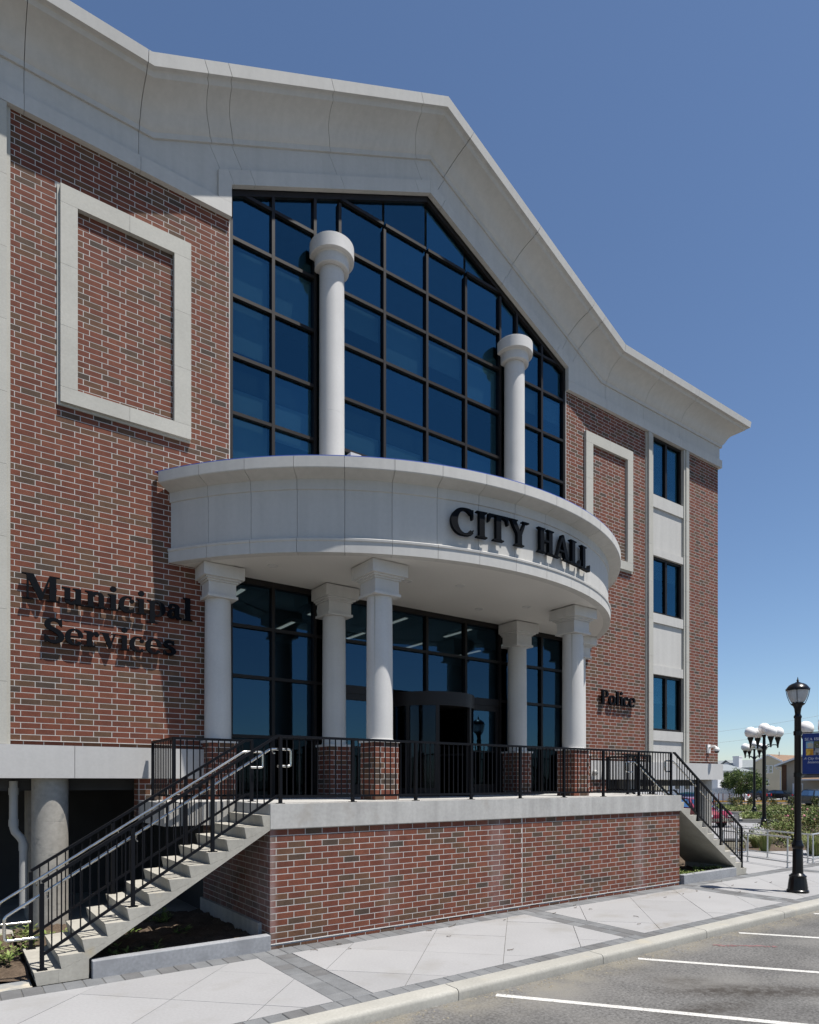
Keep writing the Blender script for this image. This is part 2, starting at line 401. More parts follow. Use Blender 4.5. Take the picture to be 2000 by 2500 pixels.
def brickbox(m, c, d, a, z, y, ax, face, mi):
    """brick whose outer face stands at y (facing -y/-x for face=-1), 25 mm deep, with a tiny arris"""
    e = 0.003; D = 0.025 * -face; E = 0.003 * -face
    if ax == 'x':
        P = lambda u, v, w: (u, y + w, v)
    else:
        P = lambda u, v, w: (y + w, u, v)
    vs = [P(c + e, a + e, 0), P(d - e, a + e, 0), P(d - e, z - e, 0), P(c + e, z - e, 0),
          P(c, a, E), P(d, a, E), P(d, z, E), P(c, z, E),
          P(c, a, D), P(d, a, D), P(d, z, D), P(c, z, D)]
    fs = [(0, 1, 2, 3)]
    for b in (0, 4):
        for i in range(4): fs.append((b + i, b + 4 + i, b + 4 + (i + 1) % 4, b + (i + 1) % 4))
    flip = (face < 0) != (ax == 'x')
    if flip: fs = [f[::-1] for f in fs]
    m.add(vs, fs, mi)

# ================================================================== SETTING: ground, road, pavement
def poly_sheet(name, poly, z, mat, kind='structure', th=None, parent=None):
    mb = MB()
    if th: mb.xy(poly, z - th, z)
    else: mb.add([(x, y, z) for x, y in (poly if sum(poly[i][0] * poly[(i + 1) % len(poly)][1] - poly[(i + 1) % len(poly)][0] * poly[i][1] for i in range(len(poly))) > 0 else poly[::-1])], [tuple(range(len(poly)))])
    o = mb.build(name, mat, parent)
    if kind and parent is None: o['kind'] = kind
    return o

poly_sheet('ground', [(-900, -900), (1500, -900), (1500, 1500), (-900, 1500)], -0.17, m_ground)
road = poly_sheet('road', [(-60, -45), (140, -45), (140, 6.40), (-60, 6.40)], -0.14, m_asph)
# parking lines, all slanting the same way
for i in range(-2, 12):
    x0 = 5.80 + 2.985 * i
    mb = MB(); dx, dy = 0.605, -0.796; nx, ny = 0.796, 0.605; Lg = 5.4; hw = 0.055
    y0 = 6.24
    mb.add([(x0 - nx * hw, y0 - ny * hw, -0.136), (x0 + dx * Lg - nx * hw, y0 + dy * Lg - ny * hw, -0.136),
            (x0 + dx * Lg + nx * hw, y0 + dy * Lg + ny * hw, -0.136), (x0 + nx * hw, y0 + ny * hw, -0.136)], [(0, 1, 2, 3)])
    mb.build('parking_line', m_paint, road)
# irregular dark stain and the sprayed survey mark
def blob(name, cx, cy, rx, ry, rot, z, mat, n=40, amp=0.3, parent=None, seed=1):
    rnd = random.Random(seed); ph = [rnd.uniform(0, 6.28) for _ in range(6)]
    pts = []
    for i in range(n):
        a = 2 * math.pi * i / n
        k = 1 + amp * (0.5 * math.sin(2 * a + ph[0]) + 0.35 * math.sin(3 * a + ph[1]) + 0.3 * math.sin(5 * a + ph[2]) + 0.2 * math.sin(9 * a + ph[3]) + 0.2 * math.sin(13 * a + ph[4]))
        x, y = rx * k * math.cos(a), ry * k * math.sin(a)
        pts.append((cx + x * math.cos(rot) - y * math.sin(rot), cy + x * math.sin(rot) + y * math.cos(rot)))
    return poly_sheet(name, pts, z, mat, parent=parent)

# pavement
side = poly_sheet('sidewalk', [(-8, 6.63), (40, 6.63), (40, 9.56), (-8, 9.56)], -0.012, m_joint, th=0.15)
pv_count = [0]
def pave(rects, mats, ztop=0.0, limit=300, parent=None, name='paver'):
    bank = {}; rest = MB()
    for n, (x0, x1, y0, y1) in enumerate(rects):
        g = 0.006
        L, W = round(x1 - x0 - g, 3), round(y1 - y0 - g, 3); t = random.randrange(3); z = ztop + random.uniform(-0.003, 0.002)
        if pv_count[0] < limit:
            key = (L, W, t)
            if key not in bank:
                m = MB(); e = 0.008
                m.add([(-L / 2 + e, -W / 2 + e, 0), (L / 2 - e, -W / 2 + e, 0), (L / 2 - e, W / 2 - e, 0), (-L / 2 + e, W / 2 - e, 0),
                       (-L / 2, -W / 2, -e), (L / 2, -W / 2, -e), (L / 2, W / 2, -e), (-L / 2, W / 2, -e),
                       (-L / 2, -W / 2, -0.03), (L / 2, -W / 2, -0.03), (L / 2, W / 2, -0.03), (-L / 2, W / 2, -0.03)],
                      [(0, 1, 2, 3)] + [(b + i, b + 4 + i, b + 4 + (i + 1) % 4, b + (i + 1) % 4) for b in (0, 4) for i in range(4)])
                bank[key] = m.mesh(name, mats[t])
            link(bank[key], name, parent, ((x0 + x1) / 2, (y0 + y1) / 2, z)); pv_count[0] += 1
        else: rest.box(x0 + g / 2, x1 - g / 2, y0 + g / 2, y1 - g / 2, z - 0.03, z, t)
    if rest.f:
        o = rest.build(name, mats, parent); o['kind'] = 'stuff'
BANDS = [-1.72, 3.78, 9.30, 14.78, 20.30, 25.80]
BW = 0.54
rects = []
x = 0.4
for b in BANDS[1:4]:
    for i in range(9):
        y = 6.87 + i * (2.31 / 9)
        o_ = 0.0
        rects.append((b, b + BW / 2, y, y + 2.31 / 9)); rects.append((b + BW / 2, b + BW, y, y + 2.31 / 9))
xs = []
x = -2.0
while x < 24.0: xs.append(x); x += 0.232
near = sorted(xs, key=lambda q: abs(q - 5))
for x in near: rects.append((x, x + 0.232, 6.632, 6.868))
for x in near: rects.append((x, x + 0.232, 9.185, 9.555))
for b in (BANDS[0], BANDS[4]):
    for i in range(9):
        y = 6.87 + i * (2.31 / 9)
        rects.append((b, b + BW / 2, y, y + 2.31 / 9)); rects.append((b + BW / 2, b + BW, y, y + 2.31 / 9))
pave(rects, m_paver, parent=side)
# concrete slabs cut on the diagonal
for bi in range(len(BANDS) - 1):
    x0, x1 = BANDS[bi] + BW + 0.004, BANDS[bi + 1] - 0.004
    if bi == 4: x1 = 40
    polys = [[(x0, 6.872), (x1, 6.872), (x1, 9.181), (x0, 9.181)]]
    for sgn, cs, g in ((1, [-3.77 - 3.38, -3.77 - 1.69, -3.77, -2.06, -0.35, 1.33, 3.0, 4.7], 0.006), (-1, [10.7, 12.40, 14.09, 15.78, 17.47], 0.003)):
        for c0 in cs:
            c = c0 + 5.5 * (bi - 1)
            new = []
            for p in polys:
                if sgn > 0: A = clip(p, 1, -1, c - g); B = clip(p, -1, 1, -c - g)
                else: A = clip(p, 1, 1, c - g); B = clip(p, -1, -1, -c - g)
                for q in (A, B):
                    if len(q) > 2 and area(q) > 0.003: new.append(q)
            polys = new
    for p in polys:
        mb = MB(); zt = random.uniform(-0.0015, 0.0015); mb.xy(p, -0.02, zt); mb.build('slab', m_slab, side)
# kerb in lengths with open joints
kerb = MB()
kerb_o = poly_sheet('kerb', [(-60, 6.40), (140, 6.40), (140, 6.62), (-60, 6.62)], -0.02, m_kerb, th=0.13)
for i in range(-4, 20):
    x0 = 2.45 + 2.82 * i; mb = MB()
    prof = [(6.628, -0.16), (6.355, -0.16), (6.352, -0.05), (6.36, -0.02), (6.378, -0.004), (6.40, 0.002), (6.628, 0.004)]
    mb.yz(prof, x0 + 0.006, x0 + 2.82 - 0.006); mb.build('kerb_stone', m_kerb, kerb_o, smooth=40)
mbp = MB()
rnd = random.Random(5)
for i in range(60):
    t = i / 60; x = 10.55 + 0.75 * t + rnd.uniform(-.03, .03); y = 6.0 - 0.62 * t + rnd.uniform(-.05, .05) * (0.6 + 0.6 * math.sin(t * 9)); r = rnd.uniform(.012, .04)
    a = rnd.uniform(0, 6); z = -0.1362 + i * 1e-5
    mbp.add([(x + r * math.cos(a + k * 1.26), y + r * math.sin(a + k * 1.26), z) for k in range(5)], [(0, 1, 2, 3, 4)])
o = mbp.build('spray_mark', m_pink, road); o['kind'] = 'stuff'

# floor under the raised building, planting soil, plaza on the right
poly_sheet('parking_floor', [(-12, 12.9), (24.2, 12.9), (24.2, 34), (-12, 34)], 0.0, m_conc_old, th=0.1)
soil1 = MB()
def soil_patch(name, x0, x1, y0, y1, z, n=26, amp=0.05, seed=0):
    rnd = random.Random(seed); mb = MB(); ny = max(3, int(n * (y1 - y0) / (x1 - x0)))
    for j in range(ny + 1):
        for i in range(n + 1):
            mb.v.append((x0 + (x1 - x0) * i / n, y0 + (y1 - y0) * j / ny, z + rnd.uniform(-amp, amp) * (0 if i in (0, n) or j in (0, ny) else 1) + 0.03 * math.sin(i * .9 + j)))
    for j in range(ny):
        for i in range(n):
            a = j * (n + 1) + i; mb.f.append((a, a + 1, a + n + 2, a + n + 1)); mb.m.append(0)
    o = mb.build(name, m_soil, None, smooth=80); o['kind'] = 'structure'; return o
soil_patch('planting_bed', -6, 0.93, 9.95, 12.89, 0.02, 40, 0.03, 1)
soil_patch('planting_bed', 0.93, 4.16, 9.58, 12.89, 0.10, 34, 0.035, 2)
soil_patch('planting_bed', 15.24, 18.47, 9.58, 12.89, 0.10, 30, 0.035, 3)
soil_patch('planting_bed', 18.47, 20.38, 11.02, 12.89, 0.05, 16, 0.035, 4)
# weathered flags left of the stair
flag = poly_sheet('flagged_path', [(-6, 9.562), (0.92, 9.562), (0.92, 9.95), (-6, 9.95)], -0.015, m_joint, th=0.1)
m_flag = M('flagstone', (0.36, 0.33, 0.27), 0.9, 0.25, 2, 0.15, 25, bump=0.3, stain=((0.20, 0.21, 0.215), 2.4, 0.45, 0.6))
for i in range(14):
    mb = MB(); x1 = 0.915 - i * 0.48; mb.box(x1 - 0.47, x1, 9.57, 9.945, -0.05, 0.002 - 0.002 * (i % 3)); mb.build('flagstone', m_flag, flag)

# ================================================================== CITY HALL
hall = thing('city_hall', 'large red brick city hall with a white gabled cornice and a wall of blue glass', 'building', (CX, F + 8, 0))
WX0, WX1 = CX - 5.0, CX + 5.0           # window wall
def gz(x): return 17.01 - SLOPE * abs(x - CX)   # top of the window opening
def wall_mesh():
    mb = MB()
    yb = F + 0.0016; yk = F + 0.34
    LW = WX0 - 0.0
    def field(a, b, z0, z1, holes=()):
        xs = sorted(set([a, b] + [h for hh in holes for h in hh[:2] if a < h < b])); zs = sorted(set([z0, z1] + [h for hh in holes for h in hh[2:] if z0 < h < z1]))
        for i in range(len(xs) - 1):
            for j in range(len(zs) - 1):
                xm, zm = (xs[i] + xs[i + 1]) / 2, (zs[j] + zs[j + 1]) / 2
                if any(h[0] < xm < h[1] and h[2] < zm < h[3] for h in holes): continue
                mb.box(xs[i], xs[i + 1], yb, yk, zs[j], zs[j + 1])
    return mb, field
mb, field = wall_mesh()
bays = [(mir(20.56), mir(18.83)), (18.83, 20.56)]
WIN_Z = [(4.28, 6.12), (8.12, 10.00), (11.99, 13.93)]
for a, b in ((XL, bays[0][0]), (bays[0][1], WX0), (WX1, bays[1][0]), (bays[1][1], XR)):
    mb, field = wall_mesh(); field(a, b, 3.20, 14.25); mb.build('wall', m_mortar, hall)
for a, b in bays:
    zs_ = [3.20] + [z for pq in WIN_Z for z in pq] + [14.25]
    for z0, z1 in zip(zs_[::2], zs_[1::2]):
        mb, field = wall_mesh(); field(a, b, z0, z1); mb.build('bay_wall', m_mortar, hall)
# gable wall and frieze back-up
mb = MB()
topz = lambda x: 14.90 + max(0, (6.53 - abs(x - CX)) * SLOPE)
mb.xz([(XL, 14.25), (WX0 - 0.02, 14.25), (WX0 - 0.02, gz(WX0) + 0.03), (CX, gz(CX) + 0.03), (WX1 + 0.02, gz(WX1) + 0.03), (WX1 + 0.02, 14.25), (XR, 14.25), (XR, 15.2),
       (CX + 6.53, 15.2), (CX, 15.2 + 6.53 * SLOPE), (CX - 6.53, 15.2), (XL, 15.2)], F + 0.02, F + 0.34)
mb.build('gable_wall', m_roof, hall)
# side walls, back and roof close the volume
mb = MB()
mb.box(XL, XL + 0.3, F + 0.342, 32, 3.24, 15.3); mb.box(XR - 0.3, XR, F + 0.342, 32, 3.24, 15.3)
mb.box(XL, XR, 32, 32.3, 3.24, 15.3)
mb.build('side_wall', m_brick[1], hall)
mb = MB()
mb.xz([(XL, 15.20), (CX - 6.53, 15.20), (CX, 15.20 + 6.53 * SLOPE), (CX + 6.53, 15.20), (XR, 15.20), (XR, 15.32), (CX + 6.53, 15.32), (CX, 15.32 + 6.53 * SLOPE), (CX - 6.53, 15.32), (XL, 15.32)], F + 0.342, 32.3)
mb.build('roof', m_roof, hall)
# concrete band beam under the brick, in lengths
for i, (a, b) in enumerate([(XL - 0.12, 1.86), (1.868, 4.30), (mir(4.30), mir(1.868)), (mir(1.86), XR + 0.12)]):
    mb = MB(); mb.box(a, b, F - 0.13, F + 0.5, 2.67, 3.235); mb.build('band_beam', m_beam, hall)
mb = MB(); mb.box(XR - 0.4, XR + 0.118, F + 0.502, 32.3, 2.67, 3.235); mb.box(XL - 0.118, XL + 0.4, F + 0.502, 32.3, 2.67, 3.235); mb.build('side_beam', m_beam, hall)
for a, b in ((XL, bays[0][0] - .335), (bays[0][1] + .335, WX0), (WX1, bays[1][0] - .335), (bays[1][1] + .335, XR)):
    mb = MB(); mb.box(a, b, F - 0.035, F + 0.02, 3.305, 3.316); mb.build('flashing', m_flash, hall)
# floors, ceilings and rooms behind the glass
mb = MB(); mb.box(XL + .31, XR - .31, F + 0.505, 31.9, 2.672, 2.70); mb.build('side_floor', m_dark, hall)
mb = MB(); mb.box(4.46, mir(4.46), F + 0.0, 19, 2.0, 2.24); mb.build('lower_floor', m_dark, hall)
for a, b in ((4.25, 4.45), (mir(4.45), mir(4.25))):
    mb = MB(); mb.box(a, b, F + .31, 16.98, 0.0, 2.44); mb.build('undercroft_shade_side', m_dark, hall)  # side walls added, their dark colour stands in for shade below the building
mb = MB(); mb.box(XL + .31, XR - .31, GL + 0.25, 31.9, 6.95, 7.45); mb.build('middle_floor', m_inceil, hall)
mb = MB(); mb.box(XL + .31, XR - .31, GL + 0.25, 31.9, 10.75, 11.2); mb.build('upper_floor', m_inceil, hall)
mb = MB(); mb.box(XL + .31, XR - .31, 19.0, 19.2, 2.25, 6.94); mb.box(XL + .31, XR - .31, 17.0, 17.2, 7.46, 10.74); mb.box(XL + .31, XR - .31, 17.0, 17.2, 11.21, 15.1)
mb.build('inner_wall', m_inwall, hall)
for x in (3.4, 5.6, 7.8, 10.0, 12.2, 14.4):
    for y in (14.5, 16.6):
        mb = MB(); mb.box(x - .31, x + .31, y - .62, y + .62, 6.86, 6.948); t = mb.build('ceiling_light', m_trofhouse, hall)
        mb = MB(); mb.box(x - .27, x - .17, y - .58, y + .58, 6.84, 6.858); mb.build('lamp_strip', m_troff, t)
# undercroft: near-black ceiling and added back wall put its deep shade into colour
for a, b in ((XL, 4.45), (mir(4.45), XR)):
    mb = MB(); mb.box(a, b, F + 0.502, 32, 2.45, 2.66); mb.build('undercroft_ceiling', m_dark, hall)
mb = MB(); mb.box(XL - 2, XR, 17.0, 17.2, 0.0, 2.45); mb.build('undercroft_shade_wall', m_dark, hall)
for cx_ in (1.53, mir(1.53), -2.7, 22.35):
    mb = MB(); mb.lathe([(0.29, 0), (0.29, 0.78), (0.287, 0.785), (0.29, 0.79), (0.29, 1.35), (0.287, 1.355), (0.29, 1.36), (0.29, 1.9), (0.287, 1.905), (0.29, 1.91), (0.29, 2.67)], cx_, 13.16, 40)
    mb.build('round_column', m_conc_old, hall, smooth=14)
mb = MB(); mb.box(1.28, 1.60, 14.2, 14.8, 0, 2.45); mb.build('undercroft_pier', m_conc_old, hall)
mb = MB(); pts = [(.985, 13.3, 2.62), (.985, 13.3, 1.88), (.99, 13.3, 1.80), (1.01, 13.3, 1.73), (1.05, 13.3, 1.68), (1.09, 13.3, 1.63), (1.12, 13.3, 1.57), (1.135, 13.3, 1.50), (1.137, 13.3, 1.4), (1.137, 13.3, 0.4)]
mb.tube(pts, 0.068, 16)
for p, q in (((.985, 13.3, 2.5), (.985, 13.3, 2.38)), ((.985, 13.3, 1.95), (.985, 13.3, 1.83)), ((1.137, 13.3, 1.53), (1.137, 13.3, 1.40))): mb.tube([p, q], 0.078, 16)
mb.build('drain_pipe', m_pvc, hall, smooth=40)
# brick under the beam beside the landings
for sx in (1, -1):
    mb = MB(); a, b = sorted((2.94, 4.30)) if sx > 0 else (mir(4.30), mir(2.94))
    mb.box(a, b, F - 0.0585, F + 0.3, 1.9, 2.668); mb.build('base_wall', m_mortar, hall)

# ---- bricks of the facade
bank = BrickBank()
PAN = [(1.60, 3.90, 9.18, 13.02, 1.92, 3.58, 9.49, 12.70)]
pL = (1.60, 3.90, 9.18, 13.02); pR = (mir(3.90), mir(1.60), 9.18, 13.02)
ZB = 3.316
bank.field(0.872, WX0 - 0.02, ZB, 13.93, F, holes=[pL], off=(0.18, 0.09))
bank.field(1.925, 3.575, 9.50, 12.70, F, off=(0.09, 0.19), zbase=ZB + COURSE * 60 + 0.06)
bank.field(WX1 + 0.02, mir(0.872), ZB, 13.93, F, holes=[pR], off=(0.18, 0.09))
bank.field(mir(3.575), mir(1.925), 9.50, 12.70, F, off=(0.09, 0.19), zbase=ZB + COURSE * 60 + 0.06)
bank.field(bays[1][1] + 0.337, XR - 0.003, ZB, 13.93, F, off=(0.10, 0.20))
bank.field(XL + 0.003, bays[0][0] - 0.337, ZB, 13.93, F, off=(0.10, 0.20))
for a, b in ((0.872, 4.30), (mir(4.30), mir(0.872)), (bays[1][1] + .337, XR), (XL, bays[0][0] - .337)):
    bank.field(a, b, 3.236, 3.304, F, off=(0.22, 0.12), zbase=3.21)
bank.field(2.95, 4.28, 1.90, 2.66, F - 0.06, off=(0.1, 0.2), zbase=1.86)
bank.field(mir(4.28), mir(2.95), 1.90, 2.66, F - 0.06, off=(0.1, 0.2), zbase=1.86)
bank.field(F - 0.05, F + 0.29, 1.90, 2.66, 2.938, axis='y', off=(0.2, 0.1), zbase=1.86)
bank.field(F - 0.05, F + 0.29, 1.90, 2.66, mir(2.938), axis='y', off=(0.2, 0.1), zbase=1.86, face=1)
bank.emit(hall, m_brick, 300)

# ---- stone surrounds of the blind panels
def stone(parent, x0, x1, z0, z1, y0, y1, mat=None, name='stone', g=0.002):
    mb = MB(); mb.box(x0 + g, x1 - g, y0, y1, z0 + g, z1 - g); return mb.build(name, mat or m_trim, parent)
for sx in (0, 1):
    X = (lambda a: a) if sx == 0 else mir
    def st(par, a, b, z0, z1, y0, y1): a, b = sorted((X(a), X(b))); return stone(par, a, b, z0, z1, y0, y1)
    mbk = MB(); a, b = sorted((X(1.60), X(3.90)))
    i0, i1 = sorted((X(1.92), X(3.58)))
    for q in ((a, i0, 9.18, 13.02), (i1, b, 9.18, 13.02), (i0, i1, 9.18, 9.49), (i0, i1, 12.70, 13.02)): mbk.box(q[0], q[1], F - 0.025, F + 0.004, q[2], q[3])
    sur = mbk.build('panel_surround', m_trim, hall)
    yf = F - 0.085
    o0 = 0.045
    cuts = [9.18 + o0, 9.49, 10.56, 11.63, 12.70]
    for z0, z1 in zip(cuts[1:-1], cuts[2:]):
        st(sur, 1.60 + o0, 1.92, z0, z1, yf, F - 0.026); st(sur, 3.58, 3.90, z0, z1, yf, F - 0.026)
    for a_, b_ in ((1.60 + o0, 2.78), (2.78, 3.90)):
        st(sur, a_, b_, 12.70, 13.02, yf, F - 0.026); st(sur, a_, b_, 9.18 + o0, 9.49, yf, F - 0.026)

# ---- pilasters and window bays
for (a, b) in bays:
    for (p, q, sgn) in ((a - 0.335, a, 1), (b, b + 0.335, -1)):
        mbk = MB(); mbk.box(p, q, F - 0.03, F + 0.004, 3.236, 13.93); pil = mbk.build('pilaster', m_trim, hall)
        z = 13.92
        i = 0
        while z > 3.3:
            z0 = max(3.238, z - 1.205)
            s0, s1 = (p + 0.0, q)
            stone(pil, p + 0.055 if sgn > 0 else p + 0.10, q - 0.10 if sgn > 0 else q - 0.055, z0, z, F - 0.105, F - 0.031)
            stone(pil, q - 0.095 if sgn > 0 else p + 0.005, q - 0.005 if sgn > 0 else p + 0.095, z0, z, F - 0.075, F - 0.031)
            z = z0
    # stone between the windows
    for (z0, z1, y0, nm) in ((3.236, 3.64, F - 0.0, 'spandrel_panel'), (3.64, 4.28, F - 0.05, 'window_sill'), (6.12, 6.42, F - 0.055, 'window_head'), (6.42, 7.81, F - 0.0, 'spandrel_panel'), (7.81, 8.12, F - 0.055, 'window_sill'),
                             (10.00, 10.24, F - 0.055, 'window_head'), (10.24, 11.58, F - 0.0, 'spandrel_panel'), (11.58, 11.99, F - 0.055, 'window_sill')):
        if nm == 'window_sill' and z0 == 3.64: z0 = 3.95
        if z1 == 3.64: z1 = 3.95
        mbk = MB(); mbk.box(a + 0.002, b - 0.002, y0, F + 0.004, z0 + 0.002, z1 - 0.002); mbk.build(nm, m_stone, hall)
    for (z0, z1) in WIN_Z:
        t = 0.075; y0, y1 = F + 0.03, F + 0.15
        mbk = MB(); mbk.box(a, a + t, y0, y1, z0, z1); mbk.box(b - t, b, y0, y1, z0, z1); mbk.box(a + t, b - t, y0, y1, z0, z0 + t); mbk.box(a + t, b - t, y0, y1, z1 - t, z1)
        win = mbk.build('window', m_bronze, hall)
        mbk = MB(); c = (a + b) / 2; mbk.box(c - 0.05, c + 0.05, y0, y1, z0 + t, z1 - t); mbk.build('mullion', m_bronze, win)
        for p, q in ((a + t, c - .05), (c + .05, b - t)):
            mbk = MB(); mbk.box(p, q, y0 + 0.06, y0 + 0.072, z0 + t, z1 - t); mbk.build('pane', m_glass, win)
        mbk = MB(); mbk.box(a + t, b - t, y0 + .15, y0 + .16, z1 - (z1 - z0) * random.choice((.35, .5, .96)), z1); mbk.build('roller_shade', m_shade, win)

# ---- the gabled wall of glass above the canopy and the glazing below it
MUL = [-5.0, -4.05, -3.07, -2.45, -1.25, 0.0, 1.25, 2.45, 3.07, 4.05, 5.0]
TRU = [6.98, 8.90, 10.10, 11.27, 12.48, 13.65, 14.63, 15.72]
def curtain(name, xs, zs, zcap, glassmat, doors=()):
    yf, yk = GL - 0.075, GL + 0.09; h = 0.034
    mb = MB()
    x0, x1 = CX + xs[0], CX + xs[-1]
    z0 = zs[0]
    zt = (lambda x: min(zs[-1], gz(x))) if zcap else (lambda x: zs[-1])
    mb.box(x0, x0 + 2 * h, yf, yk, z0, zt(x0 + h)); mb.box(x1 - 2 * h, x1, yf, yk, z0, zt(x1 - h)); mb.box(x0 + 2 * h, x1 - 2 * h, yf, yk, z0, z0 + 2 * h)
    if zcap:
        for s in (-1, 1):
            e = CX + s * (5.0 - 2 * h); tp = 0.13
            mb.xz([(e, gz(e) - tp), (CX, gz(CX) - tp), (CX, gz(CX)), (e, gz(e))], yf, yk)
    else: mb.box(x0 + 2 * h, x1 - 2 * h, yf, yk, zs[-1] - 0.12, zs[-1])
    win = mb.build(name, m_bronze, hall)
    for i, m in enumerate(xs[1:-1]):
        x = CX + m; top = zt(x) - (0.12 if not zcap else 0.14)
        bot = z0 + 2 * h
        for (d0, d1, dz) in doors:
            if d0 + .02 < m < d1 - .02: bot = dz
        mb = MB(); mb.box(x - h, x + h, yf + .002, yk - .002, bot, top + (0.02 if zcap else 0)); mb.build('mullion', m_bronze, win)
    for j, z in enumerate(zs[1:-1] if not zcap else zs[1:]):
        for i in range(len(xs) - 1):
            a, b = CX + xs[i] + h, CX + xs[i + 1] - h
            if any(d0 - .02 < xs[i] and xs[i + 1] < d1 + .02 and z < dz + .03 for d0, d1, dz in doors): continue
            if xs[i] in (-3.07, 2.45) and zcap: continue
            poly = [(a, z - h), (b, z - h), (b, z + h), (a, z + h)]
            if zcap:
                poly = clip(poly, SLOPE, 1, 17.01 - 0.13 + SLOPE * CX) if len(poly) > 2 else poly
                poly = clip(poly, -SLOPE, 1, 17.01 - 0.13 - SLOPE * CX) if len(poly) > 2 else poly
            if len(poly) > 2:
                mb = MB(); mb.xz(poly, yf + .006, yk - .006); mb.build('transom', m_bronze, win)
    zz = list(zs) + ([17.2] if zcap else [])
    for i in range(len(xs) - 1):
        a, b = CX + xs[i] + h, CX + xs[i + 1] - h
        cols = zz
        if zcap and xs[i] in (-3.07, 2.45): cols = [zz[0], zz[-1]]
        for j in range(len(cols) - 1):
            if any(d0 - .02 < xs[i] and xs[i + 1] < d1 + .02 and cols[j] < dz - .03 for d0, d1, dz in doors): continue
            poly = [(a, cols[j] + h), (b, cols[j] + h), (b, cols[j + 1] - h), (a, cols[j + 1] - h)]
            if zcap:
                poly = clip(poly, SLOPE, 1, 17.01 - 0.12 + SLOPE * CX)
                if len(poly) > 2: poly = clip(poly, -SLOPE, 1, 17.01 - 0.12 - SLOPE * CX)
            if len(poly) > 2 and area(poly) > 0.01:
                mb = MB(); mb.xz(poly, GL, GL + 0.012); mb.build('pane', m_glass4 if (not zcap and j == 0) else glassmat, win)
    return win
up_win = curtain('window_wall', MUL, TRU, True, m_glass)
# roller blinds behind some upper panes
for i, m in enumerate(MUL[:-1]):
    a, b = CX + m + .05, CX + MUL[i + 1] - .05
    if b - a < .7: continue
    for z0, z1 in ((7.5, 10.7), (11.25, 13.6)):
        k = random.Random(i * 7 + int(z0)).choice((.25, .45, .7, .9))
        mb = MB(); mb.box(a, b, GL + .14, GL + .15, z1 - (z1 - z0) * k, z1); mb.build('roller_shade', m_shade, up_win)
ent = curtain('entrance_glazing', MUL, [TT, 3.54, 4.77, 5.80, 6.80], False, m_glass2, doors=[(-2.45, -1.25, 4.77), (-1.25, 1.25, 4.77), (1.25, 2.45, 4.77)])
# side doors
for s in (-1, 1):
    a, b = sorted((CX + s * 1.25, CX + s * 2.45)); a += .04; b -= .04; h = .11
    y0, y1 = GL - 0.04, GL + 0.03
    mb = MB(); mb.box(a, b, GL - .06, GL + .06, 4.62, 4.80)
    mb.box(a, a + h, y0, y1, TT + .01, 4.62); mb.box(b - h, b, y0, y1, TT + .01, 4.62); mb.box(a + h, b - h, y0, y1, TT + .01, TT + .28); mb.box(a + h, b - h, y0, y1, 4.47, 4.62)
    d = mb.build('door', m_bronze2, hall)
    mb = MB(); mb.box(a + h, b - h, GL - .006, GL + .006, 3.42, 4.47); mb.build('pane', m_glass2, d)
    mb = MB(); mb.box(a + h, b - h, GL - .006, GL + .006, TT + .28, 3.38); mb.build('pane', m_glass4, d)
    mb = MB(); mb.box(a + h, b - h, GL - .012, GL + .012, 3.382, 3.418); mb.build('push_rail', m_bronze2, d)
    mb = MB(); hx = a + .06 if s > 0 else b - .06
    mb.tube([(hx, y0, 3.18), (hx, y0 - .05, 3.18), (hx + .0, y0 - .06, 3.22), (hx, y0 - .06, 3.42), (hx, y0 - .05, 3.46), (hx, y0, 3.46)], .012, 8); mb.build('handle', m_steel, d)
# revolving door drum
RC = (CX, 12.86); RR = 1.13
mb = MB()
def ring(mb, c, r0, r1, z0, z1, a0, a1, n=40):
    P = []
    for i in range(n + 1):
        a = a0 + (a1 - a0) * i / n
        for r, z in ((r1, z0), (r1, z1), (r0, z1), (r0, z0)): P.append((c[0] + r * math.sin(a), c[1] - r * math.cos(a), z))
    fs = []
    for i in range(n):
        for k in range(4): fs.append((i * 4 + k, i * 4 + (k + 1) % 4, (i + 1) * 4 + (k + 1) % 4, (i + 1) * 4 + k)[::-1])
    fs.append((0, 1, 2, 3)); fs.append((n * 4 + 3, n * 4 + 2, n * 4 + 1, n * 4))
    mb.add(P, fs)
ring(mb, RC, 0.0, RR, 4.36, 4.68, -math.pi / 2, math.pi / 2)
rev = mb.build('revolving_door', m_bronze2, hall, smooth=35)
for a in (-88, -62, -26, 26, 62, 88):
    mb = MB(); ring(mb, RC, RR - .07, RR - .005, TT + .005, 4.36, math.radians(a - 2.2), math.radians(a + 2.2), 4); mb.build('drum_post', m_bronze2, rev)
for s in (-1, 1):
    mb = MB(); ring(mb, RC, RR - .045, RR - .03, TT + .2, 4.36, *sorted((math.radians(s * 28), math.radians(s * 86))), 16); mb.build('drum_pane', m_glass3, rev, smooth=35)
    mb = MB(); ring(mb, RC, RR - .06, RR - .015, TT + .004, TT + .2, *sorted((math.radians(s * 28), math.radians(s * 86))), 16); mb.build('drum_base', m_bronze2, rev, smooth=35)
for a in (20, 110, 200, 290):
    ar = math.radians(a); dx_, dy_ = math.sin(ar), -math.cos(ar)
    mb = MB(); mb.bar((RC[0] + dx_ * .05, RC[1] + dy_ * .05, 3.3), (RC[0] + dx_ * 1.04, RC[1] + dy_ * 1.04, 3.3), .03, 2.04); mb.build('door_leaf', m_glass3, rev)
    mb = MB(); mb.bar((RC[0] + dx_ * .15, RC[1] + dy_ * .15 - .03, 3.25), (RC[0] + dx_ * .98, RC[1] + dy_ * .98 - .03, 3.25), .02, .05); mb.build('push_bar', m_bronze2, rev)

